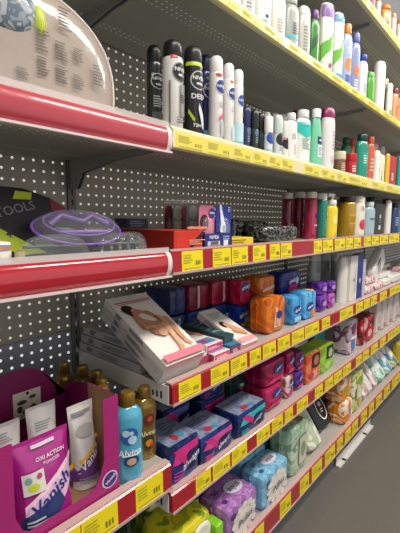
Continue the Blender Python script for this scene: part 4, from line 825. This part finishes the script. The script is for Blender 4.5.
film_pack(.27, .43, .03, .13, zF, .12, '#b9b6b0', 'grey white wipes pack below the stain remover shelf', [], name='wipes_pack', cat='wipes pack')
film_pack(.797, .833, .02, .05, zF, .10, '#8ad02c', 'small bright green packet squeezed beside the lilac wipes', [], name='wipes_packet', cat='packet', fins=False)
pg = prn(['#9ab89a', '#b4ccb0', '#86a688', '#c9d6c0'], 16, .28, .4)
a, b = px_x(278, 305, .02, zF+.05); w = b-a
film_pack(1.25, 1.395, .02, .10, zF, .20, pg, 'pale green wipes pack with a framed beige label', [('F', 'r', .02, .09, .07, .12, '#5f7a62'), ('F', 'r', .02, .09, .062, .112, '#cfcab4'), ('F', 'e', .02, .09, .02, .03, '#8a9a7c'), ('F', 'l', -.045, .12, .03, .03, 3, '#5f7a62'), ('T', 'l', 0, .05, .1, .03, 2, '#6a8a6c'), ('T', 'e', .03, .03, .02, .02, '#a8744a')], name='wipes_pack', cat='wipes pack', p=7)
film_pack(1.24, 1.37, .125, .10, zF, .20, prn(['#3c6a50', '#5a8a6a', '#2c5a44'], 14), 'dark green wipes pack behind the pale green one', [], name='wipes_pack', cat='wipes pack')
film_pack(1.43, 1.55, .018, .05, zF, .17, prn(['#d9d8c8', '#a8b89a', '#c4c0b0'], 15, .3, .4), 'off white wipes pack slumped right of the pale green one', [], name='wipes_pack', cat='wipes pack', p=5, lean=35)
film_pack(1.60, 1.75, .058, .05, zF, .165, mat('#0f0f11', .2, bump=.25, coat=.4), 'black wipes pack with a white ringed label leaning back', [('F', 'e', .02, .085, .042, .058, '#e6e6e6'), ('F', 'e', .02, .085, .035, .051, '#101012'), ('F', 'e', .02, .10, .014, .012, '#c9a8b4'), ('F', 'l', .02, .072, .03, .02, 2, '#e6e6e6')], name='wipes_pack', cat='wipes pack', p=9, lean=33)
og = prn(['#e08a1c', '#f0e6d8', '#d9741c', '#f2c88a'], 12, .28, .4)
film_pack(1.765, 1.895, .015, .09, zF, .11, og, 'orange and white wipes pack, lower of the orange pair', [('F', 'e', -.03, .03, .04, .02, '#e07818'), ('F', 'e', .05, .05, .025, .03, '#f4efe6')], name='wipes_pack', cat='wipes pack', p=4)
film_pack(1.757, 1.89, .025, .09, zF+.111, .115, og, 'orange and white wipes pack with a green badge, upper of the orange pair', [('F', 'e', -.02, .05, .05, .035, '#e08a20'), ('F', 'e', -.02, .06, .022, .012, '#7aa83a')], name='wipes_pack', cat='wipes pack', p=4)
film_pack(1.91, 2.06, .02, .09, zF, .215, prn(['#b4c83a', '#d9dca0', '#8aa82c', '#e6e2c8'], 13, .28, .4), 'lime and cream wipes pack right of the orange pair', [('F', 'e', 0, .09, .03, .045, '#e9e6d4'), ('F', 'e', 0, .05, .02, .02, '#d98a2c'), ('F', 'r', -.045, .1, .02, .06, '#6f9a2c')], name='wipes_pack', cat='wipes pack', p=5)
wt = prn(['#e2dcd8', '#dcd4d0', '#c98a9a', '#b4c4a8'], 14, .3, .4)
for i, (xa, wd, h, c, lb) in enumerate(((2.075, .085, .20, wt, 'white and pink wipes pack beside the lime one'), (2.17, .08, .20, '#dcd2cc', 'plain white wipes pack in the white group'), (2.26, .085, .20, wt, 'white and pink wipes pack, last of the white group'),
                         (2.36, .15, .20, prn(['#b4d8c4', '#d9e6dc', '#5aa88a', '#8ac4b4'], 12), 'mint green wipes pack near the right edge'), (2.52, .13, .20, prn(['#cfe0dc', '#5a9ab8', '#e4e4d4'], 12), 'white and blue wipes pack near the right edge'),
                         (2.66, .14, .19, prn(['#d8c82c', '#3a78b0', '#e8e4d0'], 12), 'yellow and blue wipes pack at the right edge'), (2.80, .16, .16, '#c8b43a', 'mustard wipes pack past the right edge'), (2.98, .16, .15, '#9ab4c4', 'pale blue wipes pack past the right edge'))):
    film_pack(xa, xa+wd-.009, .015, .06, zF, h, c, lb, [('F', 'e', 0, h*.5, wd*.25, h*.2, '#ece8e4')], name='wipes_pack', cat='wipes pack', p=4.5, lean=(38 if xa < 2.8 else 0))
for i, (xa, c, lb) in enumerate(((1.48, '#2c2a2c', 'charcoal wipes pack in the back row behind the black one'), (1.71, '#b06a24', 'rust wipes pack in the back row behind the orange pair'), (1.9, '#8a9a4a', 'olive wipes pack in the back row behind the lime one'), (2.1, '#b4a8a8', 'grey pink wipes pack in the back row'), (2.3, '#8ab0a0', 'sage wipes pack in the back row'), (2.55, '#a8a48c', 'khaki wipes pack in the back row'))):
    film_pack(xa, xa+.14, .22, .11, zF, .2, c, lb, [], name='wipes_pack', cat='wipes pack')
# white plastic strip lying on the floor under the rail
mb = MB(); mb.box(-.25, .25, -.012, .012, 0, .008, mat('#cfccc6', .35), .001); mb.box(-.25, .25, .008, .012, .008, .045, mat('#d6d2cc', .35), .001)
for x in (-.185, .12): mb.box(x, x+.012, -.0125, .006, .008, .012, mat('#2b2b2b', .5))
o = mb.obj('loose_rail', None, (1.97, .012, .0005)); tag(o, 'loose white plastic rail on the floor under the bottom shelf', 'rail')

# ================================================================== LEVEL V: stain remover box and softeners
zV = SH['V']
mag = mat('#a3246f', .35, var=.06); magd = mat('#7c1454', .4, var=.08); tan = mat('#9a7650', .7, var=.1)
BX = (.115, .456); BY = (.016, .225)
o = empty('display_box', ((BX[0]+BX[1])/2, BY[0], zV+.0005), 'magenta cardboard display box with an arched back, holding the pouches', 'display box')
ox, oy = -(BX[0]+BX[1])/2, -BY[0]
def bo(mb, n): return mb.obj(n, o, (ox, oy, -zV))
mb = MB(); th = .003
xl, xr = BX; zt = .812
# front: columns and curved lip
mb.box(xl, .243, BY[0], BY[0]+th, zV, zt-.01, mag); mb.box(.420, xr, BY[0], BY[0]+th, zV, zt, mag)
n = 16; top = []
for k in range(n+1):
    x = .243+(.420-.243)*k/n; t = (x-.243)/(.177)
    top.append((x, .628+.004*t+.05*max(0, (t-.82)/.18)**2+.04*max(0, (.12-t)/.12)**2))
for k in range(n):
    (xa, za), (xb, zb_) = top[k], top[k+1]; mb.plate([(xa, zV), (xb, zV), (xb, zb_), (xa, za)], BY[0], BY[0]+th, mag)
fmf = lambda a, b, off: (a, BY[0]-off, b)
lav = mat('#b9a4d0', .4)
decal(mb, fmf, ('e', .432, .638, .019, .018, '#d9cfe2'), 1); decal(mb, fmf, ('e', .432, .638, .016, .0155, '#4a2f7c'), 2); decal(mb, fmf, ('t', 'Vanish', .432, .638, .0105, '#efe9f5', .5, .3), 3)
decal(mb, fmf, ('t', 'OXI', .16, .72, .05, '#d98ab8', 0, .2), 1)
bo(mb, 'front_panel')
mb = MB()
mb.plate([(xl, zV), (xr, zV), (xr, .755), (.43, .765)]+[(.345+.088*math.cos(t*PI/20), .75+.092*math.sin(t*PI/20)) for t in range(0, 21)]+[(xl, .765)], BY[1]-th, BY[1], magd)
fmb = lambda a, b, off: (a, BY[1]-th-off, b)
decal(mb, fmb, ('r', .362, .758, .062, .062, '#d6cbb8'), 1)
for px, pz, a, b in ((.35, .765, .011, .005), (.374, .772, .008, .004), (.36, .742, .01, .006), (.345, .75, .006, .008), (.375, .748, .007, .006)): decal(mb, fmb, ('e', px, pz, a, b, '#3c4438'), 2)
decal(mb, fmb, ('e', .363, .783, .0035, .0035, '#1d1318'), 2); decal(mb, fmb, ('l', .362, .735, .05, .008, 2, '#a89a86'), 2)
bo(mb, 'back_panel')
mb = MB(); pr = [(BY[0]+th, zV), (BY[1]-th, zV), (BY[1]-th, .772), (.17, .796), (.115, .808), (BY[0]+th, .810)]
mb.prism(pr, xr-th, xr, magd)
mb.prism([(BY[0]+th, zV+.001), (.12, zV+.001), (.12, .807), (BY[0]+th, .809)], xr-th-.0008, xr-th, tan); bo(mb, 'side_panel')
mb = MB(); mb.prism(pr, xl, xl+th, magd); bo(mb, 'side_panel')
mb = MB(); mb.box(xl+th, xr-th, BY[0]+th, BY[1]-th, zV+.0005, zV+.003, tan); bo(mb, 'bottom_panel')

def pouch(x0, x1, y, h, m, label, ds, tilt=-6, rz=0, z=zV+.004):
    w = x1-x0; o = empty('refill_pouch', ((x0+x1)/2, y, z), label, 'pouch', None, (math.radians(tilt), 0, rz)); mb = MB()
    def sp(a, b, s, off=0):
        q = b/h; th = .028*max(0, 1-q**1.6)**.8*max(0, 1-(abs(a)/(w/2))**3)**.6
        W_ = 1-.05*math.sin(PI*min(1, q)); return (a*W_, s*(th+off)+.0008*math.sin(a*160+q*9)*s, b)
    for s in (-1, 1): mb.grid(lambda u, v, s=s: sp((u-.5)*w, v*h, s, .0006), 14, 14, m)
    fm = {'F': lambda a, b, off: sp(a, b, -1, .001+off)}
    decals(mb, fm, [('F',)+d for d in ds]); mb.obj('pouch_body', o)
    m2 = MB(); m2.box(-w/2, w/2, -.001, .001, h-.004, h+.006, m); m2.obj('top_seal', o); return o
pm = mat('#a81f84', .18, bump=.4, bscale=25, coat=.6, var=.1)
swoosh = [('p', [(-.045, .02), (-.045, .05), (.02, .085), (.058, .11), (.055, .06), (.01, .02)], '#d8b4d4'), ('p', [(-.045, .05), (.058, .11), (.058, .10), (-.045, .04)], '#f0c8dc'),
          ('p', [(-.05, .008), (-.05, .03), (.02, .055), (.03, .03), (.01, .012)], '#2c3a6a')]
pouch(.258, .368, .055, .155, pm, 'purple pouch with slanted blue lettering and a white sticker, at the front of the box',
      swoosh+[('t', 'Vanish', .004, .054, .034, '#1c2a78', .5, .25), ('t', 'OXI ACTION', .012, .124, .010, '#f0dcec', .02), ('t', 'POWDER', .012, .114, .008, '#e6c4dc', .02), ('r', -.026, .088, .040, .038, '#d5cfc8'), ('e', -.028, .081, .010, .007, '#c4d02c'), ('e', -.036, .095, .006, .006, '#7aa0a4'), ('e', -.016, .098, .005, .005, '#a83a68'),
               ('l', -.02, .02, .05, .014, 2, '#b9c0cc'), ('r', .0, .149, .045, .006, '#d8c8d8')], tilt=-4)
wm = mat('#d6d3d0', .2, bump=.4, bscale=25, coat=.5, var=.05)
wds = lambda s: [('p', [(-.04, .02), (-.04, .04), (.04, .09), (.045, .06), (.01, .015)], '#6a3a7c'), ('p', [(-.04, .04), (.042, .09), (.042, .1), (-.04, .05)], '#e2b43c'), ('t', 'Vanish', .004, .06, .024, '#ecebf4', .55, .25), ('l', 0, .155, .05, .012, 3, '#8a8a90'), ('e', .0, .12, .022, .014, '#aaa8a4'), ('l', 0, .02, .05, .012, 3, '#9a9aa0')]
pouch(.388, .448, .085, .168, wm, 'white pouch with purple swoosh, closest to the box side', wds(1), tilt=-5)
pouch(.33, .395, .15, .165, wm, 'white pouch in the second row of the box', [('l', 0, .13, .04, .02, 4, '#9a9a9e'), ('r', 0, .05, .06, .03, '#7c4a88')], tilt=-4)
pouch(.25, .32, .16, .15, wm, 'white pouch in the back row of the box', [('l', 0, .13, .04, .02, 4, '#9a9a9e')], tilt=-3)
pouch(.15, .25, .08, .17, pm, 'purple pouch behind the left column of the box', [('t', 'Vanish', 0, .06, .036, '#1c2a78', .5, .25)], tilt=-4)

blu = mat('#4fa6c4', .15, coat=.7, var=.05); gld = mat('#8a6a1e', .18, metal=.35, coat=.6, var=.08); cap = mat('#9a7a34', .28, metal=.6)
alv = lambda c1, c2, tcol: [('c', .0, .54, .1, c1), ('c', -.25, .58, .04, c2), ('c', .2, .50, .05, c2), ('c', .1, .58, .025, c2), ('t', 'Alvina', .0, .36, .105, tcol, .06, .15), ('e', .1, .27, .5, .06, '#1f3f74'), ('e', .1, .265, .3, .04, '#c9a486'), ('r', .05, .335, 1.1, .012, tcol)]
bottle('softener', zV, 115, 141.5, 391, .03, blu, cap, 'turquoise fabric softener bottle with a gold cap beside the magenta box', alv('#2a5fae', '#bcd8ee', '#f0f4f8'), cat='softener bottle', name='softener_bottle', turn=-.5)
bottle('softener', zV, 133.5, 155.5, 386, .065, gld, cap, 'gold fabric softener bottle with a gold cap, right of the turquoise one', [('c', .15, .56, .09, '#6a2c1c'), ('c', .2, .58, .04, '#c4542c'), ('t', 'Alvina', .0, .38, .1, '#efe3c0', .06, .15), ('e', .1, .26, .5, .1, '#3a3416'), ('c', .1, .25, .05, '#d98a2c'), ('c', .3, .22, .03, '#c23c2c')], cat='softener bottle', name='softener_bottle', turn=-.35)
for x, y, lb in ((.50, .305, 'gold capped bottle farthest back behind the box'), (.52, .25, 'gold capped bottle in the back row, second from the rear'), (.525, .195, 'gold capped bottle in the back row, third from the rear'), (.505, .145, 'gold capped bottle in the back row, fourth from the rear'), (.482, .108, 'gold capped bottle directly behind the turquoise one')):
    q = proj(x, y, zV+.05); dx = .026*F/q[2]
    bottle('softener', zV, q[0]-dx, q[0]+dx, proj(x, y, .795 if y > .1 else .80)[1], y, gld, cap, lb, [], cat='softener bottle', name='softener_bottle', group='gold capped bottles behind the magenta box')

# ================================================================== camera, light
cam = bpy.data.cameras.new('camera'); co = bpy.data.objects.new('camera', cam); COL.objects.link(co); SC.camera = co
cam.sensor_fit = 'VERTICAL'; cam.sensor_height = 36; cam.lens = F*36/533; cam.clip_start = .02
cyw, syw = math.cos(YAW), math.sin(YAW); cp, sp_ = math.cos(PITCH), math.sin(PITCH)
fwd = Vector((cyw*cp, syw*cp, -sp_)); right = Vector((syw, -cyw, 0)); up = right.cross(fwd)
c, s = math.cos(ROLL), math.sin(ROLL)
r2 = right*c+up*s; u2 = up*c-right*s
M = Matrix((r2, u2, -fwd)).transposed().to_4x4(); M.translation = Vector((CX, CY, CZ)); co.matrix_world = M

def area(name, loc, tgt, sx_, sy_, pw, col):
    l = bpy.data.lights.new(name, 'AREA'); l.shape = 'RECTANGLE'; l.size = sx_; l.size_y = sy_; l.energy = pw; l.color = col
    o = bpy.data.objects.new(name, l); COL.objects.link(o); o.location = loc; d = Vector(tgt)-Vector(loc); o.rotation_euler = d.to_track_quat('-Z', 'Y').to_euler(); return o
for i, x in enumerate((.2, 1.9, 3.6)): area('ceiling_tube_light', (x, -1.15, 2.95), (x, -.1, .9), 1.4, .35, 36, (1, .94, .85))
area('aisle_bounce_light', (1.2, -2.6, 1.4), (1.2, 0, .9), 4, 2.0, 14, (1, .96, .92))
w = bpy.data.worlds.new('store'); SC.world = w; w.use_nodes = True; bg = w.node_tree.nodes['Background']; bg.inputs[0].default_value = (1, .98, .95, 1); bg.inputs[1].default_value = .38
SC.view_settings.view_transform = 'Standard'; SC.view_settings.look = 'Medium High Contrast' if False else 'None'; SC.view_settings.exposure = 0.0
